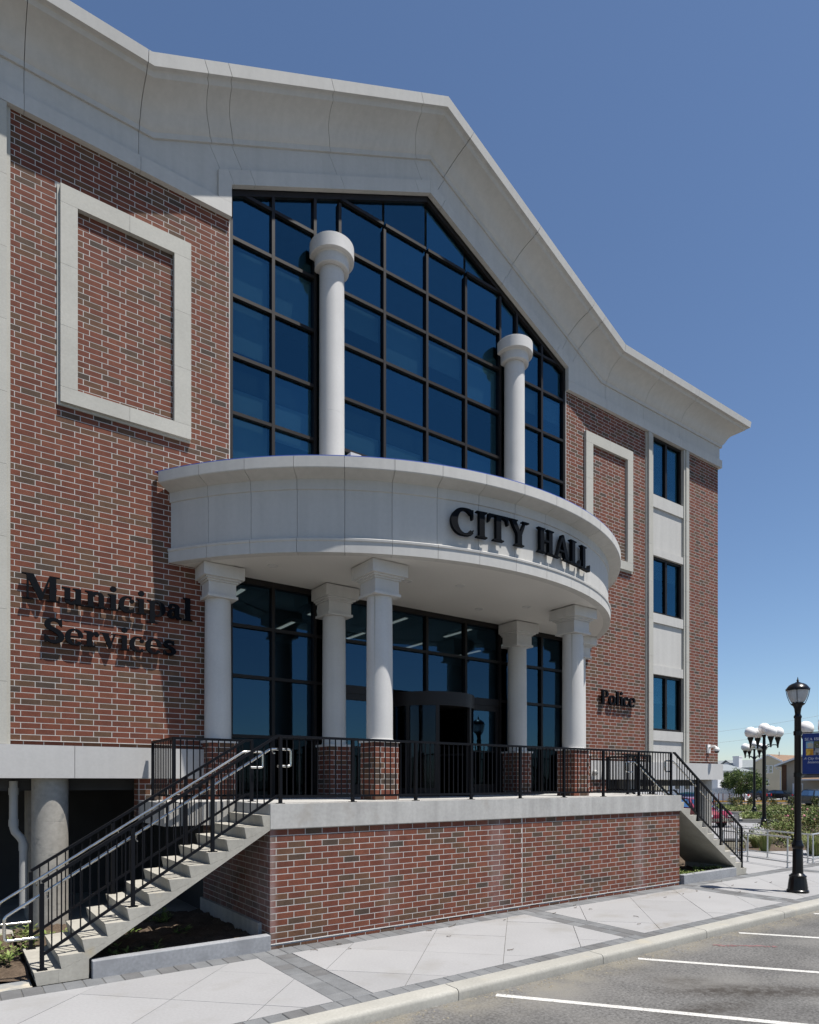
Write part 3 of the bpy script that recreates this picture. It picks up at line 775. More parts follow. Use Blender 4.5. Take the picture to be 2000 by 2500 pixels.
# ---- frieze, band and cornice
frY = F - 0.06
BASE = 14.77
def base_z(x): return BASE + max(0.0, (6.53 - abs(x - CX)) * SLOPE)
ca = math.cos(math.atan(SLOPE)); sa = math.sin(math.atan(SLOPE)); tm = math.tan(math.atan(SLOPE) / 2)
# stations along the wall: (x of the base line, kind)
seams = [-10.6, -8.6, -6.76, -5.45, -5.0, -2.8, -0.47, 0.47, 2.8, 5.0, 5.45, 6.70, 8.6, 10.6]
def station(dx):
    """base point and the direction in the facade plane in which the profile's height is measured (scaled for mitres)"""
    x = CX + dx
    if abs(abs(dx) - 6.53) < 1e-6:
        return (x, BASE), ((-tm if dx > 0 else tm) * -1 * -1, 1.0)
    if abs(dx) < 1e-6: return (x, base_z(x)), (0.0, 1 / ca)
    if abs(dx) > 6.53: return (x, BASE), (0.0, 1.0)
    return (x, base_z(x)), ((sa if dx > 0 else -sa), ca)
def kink_dir(dx): return ((tm if dx > 0 else -tm), 1.0)
COR = [(-0.11, 0.05), (-0.11, 0.10), (-0.02, 0.105), (0.0, 0.125), (0.05, 0.165), (0.12, 0.20), (0.19, 0.235), (0.26, 0.29), (0.33, 0.37), (0.39, 0.47), (0.435, 0.57), (0.455, 0.645),
       (0.475, 0.66), (0.52, 0.68), (0.535, 0.70), (0.54, 0.775), (0.74, 0.80), (0.745, 0.60), (0.70, -0.10)]
ENDL, ENDR = XL - CX, XR - CX
pts_all = [ENDL] + seams + [ENDR]
def loft(stations, end=None):
    mb = MB(); n = len(COR)
    for (x, z, ux, uz, ox) in stations:
        for (h, p) in COR:
            mb.v.append((x + ux * h + ox * p, F - p, z + uz * h))
    for i in range(len(stations) - 1):
        for k in range(n - 1): mb.f.append((i * n + k, (i + 1) * n + k, (i + 1) * n + k + 1, i * n + k + 1)); mb.m.append(0)
    mb.f.append(tuple(range(n))); mb.m.append(0); mb.f.append(tuple(range((len(stations) - 1) * n + n - 1, (len(stations) - 1) * n - 1, -1))); mb.m.append(0)
    return mb
for a, b in zip(pts_all[:-1], pts_all[1:]):
    ds = [a + (0.005 if a != ENDL else 0)] + [k for k in (-6.53, 0.0, 6.53) if a < k < b] + [b - (0.005 if b != ENDR else 0)]
    sts = []
    for d in ds:
        (x, z), (ux, uz) = station(d)
        if abs(abs(d) - 6.53) < 1e-6: ux, uz = kink_dir(d)
        sts.append((x, z, ux, uz, -1 if d == ENDL else (1 if d == ENDR else 0)))
    loft(sts).build('cornice_panel', m_stone, hall, smooth=28)
for sx in (-1, 1):       # returns along the sides
    mb = MB(); n = len(COR)
    for Y in (0, 1):
        for (h, p) in COR: mb.v.append(((XR if sx > 0 else XL) + sx * p, (F - p) if Y == 0 else 32.0, BASE + h))
    for k in range(n - 1): mb.f.append((k, n + k, n + k + 1, k + 1) if sx > 0 else (k + 1, n + k + 1, n + k, k)); mb.m.append(0)
    mb.build('cornice_return', m_stone, hall, smooth=28)
# frieze panels between band and cornice, cut at the same seams
for a, b in zip(pts_all[:-1], pts_all[1:]):
    g = 0.004
    def bottom(x): return max(14.15, gz(x) + 0.10) if abs(x - CX) < 5.2 else 14.15
    xs = sorted(set([a, b] + [k for k in (-6.53, -5.0, -4.99, 0, 4.99, 5.0, 6.53) if a < k < b]))
    # seams in the gable lean with the slope
    def lean(d, z):
        if abs(d) >= 6.53 or abs(d) < 1e-6: return CX + d
        return CX + d + (sa / ca) * (z - base_z(CX + d)) * (1 if d > 0 else -1)
    top = [(CX + d, base_z(CX + d)) for d in xs]
    def bot_line(d):
        # bottom end of the (leaning) seam through d
        if abs(d) < 1e-6 : return (CX, gz(CX) + .1)
        if abs(d) >= 6.53: return (CX + d, 14.15)
        for i in range(60):
            z = base_z(CX + d) - 0.03 * i
            x = lean(d, z)
            if z <= bottom(x): return (x, max(z, 14.15))
        return (CX + d, 14.15)
    L0, R0 = bot_line(a), bot_line(b)
    low = [L0] + [(CX + k, z) for k, z in ((-5.20, 14.15), (-5.199, gz(CX - 5.2) + .1), (0, gz(CX) + .1), (5.199, gz(CX + 5.2) + .1), (5.20, 14.15)) if L0[0] < CX + k < R0[0]] + [R0]
    poly = [(p[0] + (g if i == 0 else (-g if i == len(low) - 1 else 0)), p[1]) for i, p in enumerate(low)] + [(p[0] + (-g if i == 0 else (g if i == len(top) - 1 else 0)), p[1] - 0.10) for i, p in enumerate(reversed(top))]
    mb = MB(); mb.xz(poly, frY, F + 0.015); mb.build('frieze_panel', m_stone, hall)
# band: level under the frieze, up the sides of the glass and along its slope
def band(poly, y=F - 0.105):
    mb = MB(); mb.xz(poly, y, F + 0.012); mb.build('band_stone', m_stone, hall)
bo = 0.27
for s in (-1, 1):
    def Q(d, z): return (CX + s * d, z)
    e = [13.13 + 0.10, 10.6, 8.6, 6.73]
    for p, q in zip(e[:-1], e[1:]): band([Q(p - .003, 13.93), Q(q + .003, 13.93), Q(q + .003, 14.20), Q(p - .003, 14.20)])
    band([Q(6.73 - .003, 13.93), Q(5.0, 13.93), Q(5.0, 14.20 - .0), Q(5.27, 14.20), Q(6.73 - .003, 14.20)])
    # upright and sloping pieces
    zo = lambda d: 17.01 + bo / ca - SLOPE * d
    zi = lambda d: 17.01 - SLOPE * d
    band([Q(5.27, 14.203), Q(5.0, 14.203), Q(5.0, zi(5.0)), Q(4.95, zi(4.95)), Q(4.95 + .12, zo(5.07)), Q(5.27, zo(5.27))])
    for p, q in ((4.95, 4.5), (4.5, 2.4), (2.4, 0.35), (0.35, 0)):
        lp, lq = (0.12, 0.12) if q > 0 else (0.12, 0)
        band([Q(p - .004, zi(p - .004)), Q(q + .002, zi(q + .002)), Q(q + lq + .002, zo(q + lq + .002)), Q(p + lp - .004, zo(p + lp - .004))])
mb = MB()
for sx in (-1, 1):
    x = XR if sx > 0 else XL
    mb.box(*sorted((x, x + sx * .103)), F + .013, 32, 13.93, 14.20); mb.box(*sorted((x, x + sx * .06)), F + .016, 32, 14.20, 14.72)
mb.build('side_frieze', m_stone, hall)

# ================================================================== CANOPY OVER THE ENTRANCE
CYC = 16.65
can = thing('entrance_canopy', 'curved white stone entrance canopy bulging out over the terrace', 'canopy', (CX, 11, 6.78))
PROF = [(7.10, 6.784), (7.282, 6.784), (7.285, 6.985), (7.300, 6.998), (7.303, 7.035), (7.285, 7.05), (7.25, 7.06), (7.228, 7.075), (7.228, 7.935), (7.250, 7.945), (7.252, 8.125), (7.27, 8.135), (7.53, 8.205), (7.54, 8.22), (7.54, 8.41), (7.10, 8.42)]
HALF = math.radians(58.6)
def arc_pt(r, a): return (CX + r * math.sin(a), CYC - r * math.cos(a))
NP = 17
angs = [-HALF + 2 * HALF * i / NP for i in range(NP + 1)]
for i in range(NP):
    a0, a1 = angs[i] + 0.0005, angs[i + 1] - 0.0005
    mb = MB(); n = len(PROF); K = 8
    for j in range(K + 1):
        a = a0 + (a1 - a0) * j / K
        for (r, z) in PROF:
            x, y = arc_pt(r, a)
            if y > F - .001:                                     # butts against the facade
                aa = math.acos((CYC - F) / r) * (1 if a > 0 else -1); x, y = arc_pt(r, aa)
            mb.v.append((x, y, z))
    for j in range(K):
        for k in range(n - 1): mb.f.append((j * n + k, (j + 1) * n + k, (j + 1) * n + k + 1, j * n + k + 1)); mb.m.append(0)
    mb.f.append(tuple(range(n))); mb.m.append(0); mb.f.append(tuple(range(K * n + n - 1, K * n - 1, -1))); mb.m.append(0)
    mb.build('fascia_panel', m_stone, can, smooth=25)
def disc(r, z, th, mat, name):
    mx = math.acos((CYC - GL + .005) / r)
    ps = [arc_pt(r, -mx + 2 * mx * i / 60) for i in range(61)]
    mb = MB(); mb.xy(ps, z, z + th); return mb.build(name, mat, can)
disc(6.72, 6.80, 0.02, m_soffit, 'soffit')
mb = MB()                                        # soffit margin inside the fascia
for (r0, r1) in ((6.735, 7.11),):
    P = []; m0 = math.acos((CYC - F) / r1); n = 64
    for i in range(n + 1):
        a = -m0 + 2 * m0 * i / n
        for r in (r0, r1):
            x, y = arc_pt(r, a); P.append((x, min(y, F - .001), 6.786))
    for r in (r0, r1): pass
    mb.add(P, [(2 * i, 2 * i + 1, 2 * i + 3, 2 * i + 2)[::-1] for i in range(n)])
mb.build('soffit_margin', m_soffit, can)
disc(7.11, 8.25, 0.12, m_roof, 'canopy_roof')
mb = MB(); P = []; m0 = math.acos((CYC - F) / 7.40); n = 60
for i in range(n + 1):
    a = -m0 + 2 * m0 * i / n
    for r, z in ((7.536, 8.4105), (7.534, 8.428), (7.50, 8.432), (7.45, 8.414)):
        x, y = arc_pt(r, a); P.append((x, min(y, F - .002), z))
mb.add(P, [(4 * i + k, 4 * i + k + 1, 4 * i + 5 + k, 4 * i + 4 + k)[::-1] for i in range(n) for k in range(3)]); mb.build('roof_edge', m_bluef, can)
for (x, y) in ((5.2, 11.9), (7.9, 11.2), (9.0, 10.8), (11.4, 11.2), (14.2, 11.9), (10.6, 12.0)):
    mb = MB(); mb.lathe([(0.055, 6.80), (0.06, 6.79), (0.10, 6.788), (0.105, 6.794), (0.105, 6.80)], x, y, 24, cap=False); mb.lathe([(0.056, 6.798), (0.0005, 6.799)], x, y, 24, cap=False)
    mb.build('downlight', m_white, can, smooth=40)
mb = MB(); mb.box(5.95, 6.17, 10.2, 10.42, 8.418, 8.53)
tag(mb.build('roof_vent', m_white), 'small white box vent standing on the canopy rim left of the middle', 'vent')

# ================================================================== PORTICO COLUMNS
def column(cx, cy, label, ymax=None):
    t = thing('portico_column', label, 'column', (cx, cy, TT), 'columns carrying the entrance canopy')
    h = 0.268; zt = 3.36
    mb = MB(); yk = cy + h if ymax is None else min(cy + h, ymax)
    mb.box(cx - h, cx + h, cy - h, yk, TT, zt); ped = mb.build('pedestal', m_mortar, t)
    bk = BrickBank()
    o2 = (0.195, 0.298)
    bk.field(cx - h - .002, cx + h + .002, TT + .004, zt, cy - h - .002, off=(0.20, 0.12), zbase=TT)
    bk.field(cy - h, yk, TT + .004, zt, cx - h - .002, axis='y', off=(0.12, 0.20), zbase=TT)
    bk.field(cy - h, yk, TT + .004, zt, cx + h + .002, axis='y', off=(0.12, 0.20), zbase=TT, face=1)
    bk.emit(ped, m_brick, 300)
    c = h + .03; yk2 = cy + c if ymax is None else min(cy + c, ymax)
    mb = MB(); mb.box(cx - c, cx + c, cy - c, yk2, zt, zt + .045); mb.build('pedestal_cap', m_white, t)
    mb = MB(); mb.lathe([(0.268, zt + .046), (0.268, zt + .07), (0.258, zt + .075), (0.256, 4.6), (0.25, 5.6), (0.245, 6.14), (0.245, 6.17)], cx, cy, 48, ymax=ymax, cap=False); mb.build('shaft', m_white, t, smooth=14)
    mb = MB(); a_ = math.radians(216); mb.box(cx + .252 * math.cos(a_) - .003, cx + .252 * math.cos(a_) + .003, cy + .252 * math.sin(a_) - .006, cy + .252 * math.sin(a_) + .02, 3.44, 6.165)
    if ymax is None: mb.build('sealed_joint', m_trim, t)
    for (w_, z0, z1) in ((0.30, 6.172, 6.222), (0.27, 6.223, 6.47), (0.30, 6.471, 6.505), (0.345, 6.506, 6.54), (0.40, 6.541, 6.775)):
        y2 = cy + w_ if ymax is None else min(cy + w_, ymax)
        mb = MB(); mb.box(cx - w_, cx + w_, cy - w_, y2, z0, z1); mb.build({0.40: 'abacus', 0.27: 'necking'}.get(w_, 'moulding'), m_white, t)
column(6.90, 10.72, 'free-standing white round column on a brick pedestal nearest the camera')
column(mir(6.90), 10.72, 'free-standing white round column at the right front under the CITY HALL letters')
column(6.93, 12.60, 'white round column against the glass, behind the front left column', ymax=GL - .08)
column(mir(6.93), 12.60, 'white round column against the glass, right of the revolving door', ymax=GL - .08)
column(4.40, 12.72, 'white round column against the brick at the left end of the portico', ymax=F + .03)
column(mir(4.40), 12.72, 'white round column mostly hidden behind the front right column by the brick', ymax=F + .03)
for cx_, lab in ((6.93, 'taller-looking round white column with drum capital on the glass, left one'), (mir(6.93), 'round white column with drum capital on the glass, right one nearer the gable end')):
    t = thing('upper_column', lab, 'column', (cx_, 12.7, 8.41), 'round columns on the upper glass'); ym = GL - .08
    mb = MB(); mb.lathe([(0.275, 8.37), (0.275, 10.6), (0.272, 10.605), (0.275, 10.61), (0.27, 13.42), (0.267, 13.425), (0.27, 13.43), (0.27, 13.75)], cx_, 12.70, 48, ymax=ym, cap=False); mb.build('shaft', m_white, t, smooth=14)
    mb = MB(); mb.lathe([(0.27, 13.752), (0.36, 13.752), (0.375, 13.765), (0.375, 13.97), (0.40, 13.99)], cx_, 12.70, 48, ymax=ym, cap=False); mb.build('neck_drum', m_white, t, smooth=40)
    mb = MB(); mb.lathe([(0.38, 13.992), (0.475, 13.992), (0.485, 14.0), (0.485, 14.28), (0.475, 14.29), (0.001, 14.295)], cx_, 12.70, 48, ymax=ym, cap=False); mb.build('capital_drum', m_white, t, smooth=40)

# ================================================================== TERRACE
ter = thing('entrance_terrace', 'raised brick terrace with a concrete slab floor in front of the doors', 'terrace', (CX, 11, 0))
TX0, TX1, TY = 4.15, mir(4.15), 9.61
mb = MB(); mb.box(TX0 + .0016, TX1 - .0016, TY + .0016, 12.85, 0.03, 1.869); mb.build('terrace_wall', m_mortar, ter)
mb = MB(); mb.box(TX0 + .015, TX1 - .015, TY + .0036, TY + .25, -0.02, 0.052); mb.build('footing_course', m_mortar, ter)
mb = MB(); mb.box(TX0 - .008, TX1 + .008, TY - .007, TY + .02, 0.0545, 0.061); mb.build('drip_edge', m_flash, ter)
bk = BrickBank()
JX = 9.66
bk.field(TX0, JX - .006, 0.07, 1.862, TY, off=(0.10, 0.30), zbase=0.036)
bk.field(TX0 + .02, TX1 - .02, -0.045, 0.0515, TY + .002, off=(0.2, 0.1), zbase=-0.045)
bk.field(JX + .006, TX1, 0.07, 1.862, TY, off=(0.28, 0.08), zbase=0.036)
bk.field(TY, 12.84, 0.07, 1.862, TX0, axis='y', off=(0.20, 0.10), zbase=0.036)
bk.field(TY, 12.84, 0.07, 1.862, TX1, axis='y', off=(0.20, 0.10), zbase=0.036, face=1)
bk.emit(ter, m_brick_w, 300)
for s in (0, 1):
    mb = MB(); a, b = (TX0 - .06, TX0 + .019) if s == 0 else (TX1 - .019, TX1 + .06)
    mb.box(a, b, TY + .33, 12.85, 0.0, 0.35); mb.build('footing', m_conc, ter)
SX0 = 4.28
mb = MB(); mb.box(SX0 - .14, mir(SX0) + .14, 9.565, 12.86, 1.872, TT); mb.build('floor_slab', m_conc, ter)
for s in (0, 1):
    a, b = (2.94, SX0 - .141) if s == 0 else (mir(SX0) + .141, mir(2.94))
    mb = MB(); mb.box(a, b, 11.07, F - .062, 1.872, TT - .0005); mb.build('side_landing', m_conc, ter)

# ================================================================== STAIRS
RISE, RUN, NS = TT / 13, 0.279, 12
SY0, SY1 = 9.57, 11.06
def stair(s, label):
    X = (lambda x: x) if s == 0 else mir
    t = thing('concrete_stair', label, 'stair', (X(2.6), 10.3, 0), 'stairs at the two ends of the terrace')
    for i in range(NS):
        x0, x1 = 0.93 + RUN * i, 0.93 + RUN * (i + 1) + .001; z1 = RISE * (i + 1)
        lo = max(0.0, z1 - RISE - .02) if i > 1 else 0.0
        u = 0.035
        if i == NS - 1: x1 = SX0 - .1415
        zb = z1 - RISE + .001 if i else 0.0
        a = [(x0, z1), (x0 + u, zb), (x1, zb + (.09 if i else 0)), (x1, z1)]
        mb = MB(); mb.xz([(X(p), q) for p, q in a], SY0 + .002, SY1 - .002); mb.build('step', m_conc_stair, t)
    sl = RISE / RUN
    k = 0.254 - sl * 1.57
    # sawtooth-sided slab that carries the steps
    top = [(0.93 + .0355, 0.0)]
    for i in range(1, NS):
        top += [(0.93 + RUN * i + .034, RISE * i - .002 - .0), (0.93 + RUN * i + .0345, RISE * i)]
    zz = [(1.57, 0.0), (1.57, 0.254), (SX0 - .1415, k + sl * (SX0 - .1415))]
    zt = lambda x: RISE * (x - 0.93) / RUN
    poly = [(1.212, 0.0), (1.57, 0.0), (1.57, 0.254), (4.135, k + sl * 4.135), (4.135, RISE * 12 - .086)]
    for i in range(11, 0, -1):
        xa, xb = 0.93 + RUN * i, 0.93 + RUN * (i + 1) if i < 11 else 4.135
        poly += [(xb, RISE * i + .088), (xa + .036, RISE * i - .001), (xa + .001, RISE * i - .001)]
    poly = [p for q, p in enumerate(poly) if not (p == (4.135, RISE * 12 - .086))]
    clean = []
    for p in poly:
        if not clean or (abs(p[0] - clean[-1][0]) + abs(p[1] - clean[-1][1])) > 1e-5: clean.append(p)
    mb = MB(); mb.xz([(X(p), q) for p, q in clean], SY0, SY1); mb.build('stair_slab', m_conc_stair, t)
    return t
stair(0, 'pale concrete stair climbing to the left end of the terrace, nearest the camera')
stair(1, 'pale concrete stair descending from the far right end of the terrace')
for s in (0, 1):
    X = (lambda x: x) if s == 0 else mir
    a, b = sorted((X(1.60), X(4.12)))
    mb = MB(); mb.xy([(a, 9.50), (b, 9.50), (b, 9.66), (a, 9.66)], -0.02, 0.235)
    o = mb.build('planter_kerb', m_kerbgrey); bv = o.modifiers.new('soft_edge', 'BEVEL'); bv.width = 0.012; bv.segments = 2
    tag(o, ('grey concrete kerb holding soil under the left stair' if s == 0 else 'pale concrete kerb at the foot of the right stair'), 'kerb')

# ================================================================== RAILINGS
def rail_path(name, label, pts, posts, group, spacing=0.111, base_z=None, top=1.075, low=0.11, endcap=True):
    """pts: floor points of the rail line; posts: distances (by x,y) at which posts stand"""
    t = thing(name, label, 'railing', pts[0], group)
    P = [Vector(p) for p in pts]
    mb = MB(); ml = MB()
    for a, b in zip(P[:-1], P[1:]):
        mb.bar(a + Vector((0, 0, top)), b + Vector((0, 0, top)), 0.05, 0.04); ml.bar(a + Vector((0, 0, low)), b + Vector((0, 0, low)), 0.036, 0.036)
    for p in P[1:-1]: mb.box(p.x - .024, p.x + .024, p.y - .024, p.y + .024, p.z + top - .02, p.z + top + .019)
    mb.build('top_rail', m_black, t); ml.build('bottom_rail', m_black, t)
    for q, fz in posts:
        q = Vector(q); pm = MB(); pm.box(q.x - .025, q.x + .025, q.y - .025, q.y + .025, fz, q.z + top - .018); pm.box(q.x - .06, q.x + .06, q.y - .045, q.y + .045, fz, fz + .012); pm.build('post', m_black, t)
    bank_ = {}
    for a, b in zip(P[:-1], P[1:]):
        L = math.hypot(b.x - a.x, b.y - a.y); n = max(1, round(L / spacing))
        for i in range(1, n):
            q = a + (b - a) * (i / n)
            if any((q - Vector(pp)).to_2d().length < 0.045 for pp, _ in posts): continue
            key = 0
            if key not in bank_:
                m = MB(); m.box(-.008, .008, -.008, .008, low + .01, top - .012); bank_[key] = m.mesh('baluster', m_black)
            link(bank_[key], 'baluster', t, q)
    return t
PX = [4.37 + 1.3325 * k for k in range(9)]
RY_ = 9.71
rail_path('terrace_railing', 'long black metal railing along the front edge of the terrace', [(PX[0], RY_, TT), (PX[-1], RY_, TT)], [((x, RY_, TT), TT) for x in PX], None)
sl = RISE / RUN
for s in (0, 1):
    X = (lambda x: x) if s == 0 else mir
    side_n = 'left' if s == 0 else 'right'
    for (yy, lab) in ((9.66, 'nearer the street'), (10.98, 'nearer the building')):
        zf = lambda x: TT - sl * (4.28 - x)
        pts = [(X(1.03), yy, zf(1.03)), (X(4.30), yy, TT)]
        if yy > 10: pts.append((X(4.42), yy, TT))
        else: pts.append((X(4.345), yy, TT))
        posts = [((X(x), yy, zf(x)), RISE * (int((x - .93) / RUN) + 1)) for x in (1.03, 2.14, 3.26)]
        if yy > 10: posts.append(((X(4.40), yy, TT), TT))
        rail_path('stair_railing', 'black sloping %s stair railing, the one %s' % (side_n, lab), pts, posts, 'sloping stair railings', low=0.13)
        # stainless handrail inside it
        hy = yy + .09 if yy < 10 else yy - .09
        H = lambda x: 3.13 - sl * (4.22 - x)
        def bend(a, b, c, r=.05, n=5):
            a, b, c = Vector(a), Vector(b), Vector(c); p = b + (a - b).normalized() * r; q = b + (c - b).normalized() * r
            return [tuple(p * (1 - t_) ** 2 + b * 2 * t_ * (1 - t_) + q * t_ ** 2) for t_ in [i / n for i in range(n + 1)]]
        key = [(1.02, .585), (.62, .585), (.62, H(.62)), (4.22, 3.13), (4.57, 3.13), (4.57, 2.86), (4.34, 2.86)]
        key = [(X(a), hy, b) for a, b in key]
        path = [key[0]]
        for i in range(1, len(key) - 1): path += bend(key[i - 1], key[i], key[i + 1])
        path.append(key[-1])
        t = thing('handrail', 'stainless steel handrail tube on the %s stair railing %s' % (side_n, lab), 'handrail', (X(2.6), hy, 1.5), 'steel handrails')
        mb = MB(); mb.tube(path, .0205, 12); mb.build('tube', m_steel, t, smooth=50)
        for x in (1.10, 2.2, 3.32, 4.25):
            z = H(x); b_ = MB(); b_.tube([(X(x), hy, z - .02), (X(x), hy, z - .06), (X(x), (hy + yy) / 2, z - .09), (X(x), yy, z - .09)], .008, 8); b_.build('bracket', m_steel, t)
    rail_path('landing_railing', 'black railing around the %s side landing by the brick wall' % side_n,
              [(X(3.14), 12.62, TT), (X(3.12), 11.17, TT), (X(4.40), 11.13, TT)], [((X(3.14), 12.60, TT), TT), ((X(3.12), 11.17, TT), TT)], 'landing railings')

# ================================================================== LETTERING
def arc(cx, cy, rx, ry, a0, a1, n=14):
    return [(cx + rx * math.cos(math.radians(a0 + (a1 - a0) * i / n)), cy + ry * math.sin(math.radians(a0 + (a1 - a0) * i / n))) for i in range(n + 1)]
def stroke(path, thick, thin, taper=None):
    n = len(path); L = []; R = []
    for i, (x, y) in enumerate(path):
        x0, y0 = path[max(0, i - 1)]; x1, y1 = path[min(n - 1, i + 1)]
        tx, ty = x1 - x0, y1 - y0; l = math.hypot(tx, ty) or 1; tx /= l; ty /= l
        w_ = thin + (thick - thin) * abs(ty) ** 1.4
        if taper: w_ = w_ * taper(i / (n - 1))
        L.append((x - ty * w_ / 2, y + tx * w_ / 2)); R.append((x + ty * w_ / 2, y - tx * w_ / 2))
    return L + R[::-1]
def serif(x0, x1, y, up, st0, st1, h=.045, br=.05):
    """bracketed slab between x0..x1 at height y joining the stem st0..st1; up=+1 when the stem rises from it"""
    return [(x0, y), (x1, y), (x1, y + up * h), (st1 + br * .5, y + up * (h + .01)), (st1, y + up * (h + br)), (st0, y + up * (h + br)), (st0 - br * .5, y + up * (h + .01)), (x0, y + up * h)]
def rect(x0, x1, y0, y1): return [(x0, y0), (x1, y0), (x1, y1), (x0, y1)]
def catmull(P, n=6):
    o = []
    for i in range(len(P) - 1):
        p0, p1, p2, p3 = P[max(0, i - 1)], P[i], P[i + 1], P[min(len(P) - 1, i + 2)]
        for k in range(n):
            t = k / n
            o.append(tuple(0.5 * (2 * p1[j] + (p2[j] - p0[j]) * t + (2 * p0[j] - 5 * p1[j] + 4 * p2[j] - p3[j]) * t * t + (3 * p1[j] - p0[j] - 3 * p2[j] + p3[j]) * t ** 3) for j in (0, 1)))
    return o + [P[-1]]
XH = .66
S_ = .20
def glyph(c):
    T = S_; t = .065
    if c == 'I': return .46, [rect(.13, .34, .04, .96), serif(.02, .45, 0, 1, .13, .34), serif(.02, .45, 1, -1, .13, .34)]
    if c == 'l': return .38, [rect(.10, .29, .03, .97), serif(.0, .38, 0, 1, .10, .29), [(.0, 1), (.29, 1), (.29, .93), (.10, .93), (.0, .955)]]
    if c == 'i': return .38, [rect(.10, .29, .03, XH - .02), serif(.0, .38, 0, 1, .10, .29), [(.0, XH), (.29, XH), (.29, XH - .08), (.10, XH - .08), (.0, XH - .045)], arc(.195, .885, .115, .115, 0, 350, 18)]
    if c == 'H': return .92, [rect(.12, .32, .04, .96), rect(.60, .80, .04, .96), rect(.30, .62, .46, .54), serif(.02, .41, 0, 1, .12, .32), serif(.02, .41, 1, -1, .12, .32), serif(.51, .90, 0, 1, .60, .80), serif(.51, .90, 1, -1, .60, .80)]
    if c == 'L': return .80, [rect(.13, .34, .04, .96), serif(.02, .45, 1, -1, .13, .34), [(.02, 0), (.76, 0), (.79, .30), (.74, .30), (.66, .12), (.55, .075), (.34, .07), (.13, .10), (.02, .045)]]
    if c == 'T': return .86, [rect(.33, .54, .04, .95), serif(.21, .66, 0, 1, .33, .54), [(.02, 1), (.85, 1), (.87, .68), (.82, .68), (.76, .86), (.62, .925), (.25, .925), (.11, .86), (.05, .68), (.0, .68)]]
    if c == 'Y': return .95, [rect(.38, .59, .04, .48), serif(.27, .70, 0, 1, .38, .59), [(.07, 1), (.30, 1), (.53, .52), (.59, .40), (.38, .40), (.36, .50)], [(.73, 1), (.80, 1), (.60, .46), (.50, .46), (.52, .53)], rect(-.01, .40, .955, 1), rect(.62, .95, .955, 1)]
    if c == 'A': return .98, [[(.46, 1.02), (.56, 1.02), (.90, .04), (.67, .04), (.42, .80)], [(.10, .04), (.175, .04), (.49, .93), (.44, .99)], rect(.24, .66, .30, .37), serif(-.02, .30, 0, 1, .11, .17, br=.02), serif(.57, .99, 0, 1, .68, .90, br=.02)]
    if c == 'C':
        p = arc(.50, .50, .40, .475, 48, 312, 36)
        return .90, [stroke(p, .25, .07), [(.76, .98), (.82, .98), (.82, .62), (.775, .62), (.74, .78), (.66, .90)], [(.70, .10), (.80, .22), (.84, .21), (.80, .10), (.70, .03)]]
    if c == 'M':
        return 1.22, [rect(.14, .205, .03, .96), [(.10, 1), (.36, 1), (.67, .25), (.60, .0), (.54, .0)], [(.92, 1), (.86, 1), (.585, .17), (.60, .0), (.64, .04)], rect(.86, 1.08, .04, 1), rect(-.02, .34, .955, 1), serif(-.01, .35, 0, 1, .14, .205, br=.03), serif(.76, 1.20, 0, 1, .86, 1.08), rect(.90, 1.20, .955, 1)]
    if c == 'P':
        return .78, [rect(.12, .32, .04, .96), serif(.01, .45, 0, 1, .12, .32), rect(.01, .40, .955, 1), stroke([(.28, .965)] + arc(.42, .735, .24, .23, 90, -90, 20) + [(.28, .505)], .22, .06)]
    if c == 'S':
        P = catmull([(.62, .74), (.58, .88), (.44, .955), (.27, .93), (.17, .80), (.22, .64), (.42, .53), (.58, .41), (.64, .24), (.56, .10), (.38, .04), (.20, .10), (.12, .26)], 6)
        return .76, [stroke(P, .17, .13, lambda q: .55 + .75 * math.sin(math.pi * q) ** .8), [(.66, 1.0), (.62, 1.0), (.52, .90), (.62, .68), (.67, .68)], [(.07, .0), (.11, .0), (.22, .10), (.11, .32), (.06, .32)]]
    if c == 's':
        P = catmull([(.47, .50), (.43, .585), (.33, .625), (.21, .60), (.15, .52), (.19, .42), (.33, .35), (.45, .27), (.49, .165), (.43, .075), (.29, .035), (.16, .07), (.10, .18)], 6)
        return .58, [stroke(P, .14, .10, lambda q: .55 + .8 * math.sin(math.pi * q) ** .8), [(.50, .67), (.465, .67), (.39, .60), (.46, .46), (.50, .46)], [(.06, .0), (.10, .0), (.18, .06), (.10, .22), (.06, .22)]]
    if c == 'c':
        return .60, [stroke(arc(.33, .33, .25, .315, 60, 318, 28), .19, .06), arc(.47, .49, .085, .085, 0, 350, 16)]
    if c == 'o':
        return .68, [stroke(arc(.34, .33, .24, .31, 80, 275, 22), .20, .06), stroke(arc(.34, .33, .24, .31, -95, 95, 22), .20, .06)]
    if c == 'e':
        return .62, [stroke(arc(.33, .33, .25, .315, 88, 322, 26), .19, .06), stroke(arc(.33, .345, .215, .30, 0, 100, 14), .17, .06), rect(.12, .59, .325, .375)]
    if c == 'a':
        return .64, [rect(.33, .51, .10, .50), stroke([(.34, .38), (.26, .37), (.18, .33), (.13, .24), (.13, .14), (.19, .06), (.27, .045), (.36, .10)], .17, .075), stroke(arc(.29, .46, .16, .165, 0, 150, 14), .16, .055), arc(.155, .50, .075, .075, 0, 350, 14), [(.33, .12), (.42, .0), (.60, .0), (.63, .06), (.51, .12)]]
    if c == 'u':
        return .76, [rect(.11, .30, .18, XH), rect(.47, .66, .03, XH), [(.01, XH), (.30, XH), (.30, XH - .07), (.11, XH - .07), (.01, XH - .045)], [(.38, XH), (.66, XH), (.66, XH - .07), (.47, XH - .07), (.38, XH - .045)],
                     stroke([(.205, .20), (.22, .10), (.29, .045), (.39, .06), (.50, .15)], .19, .085), [(.47, .05), (.47, 0), (.76, 0), (.76, .045), (.66, .05)]]
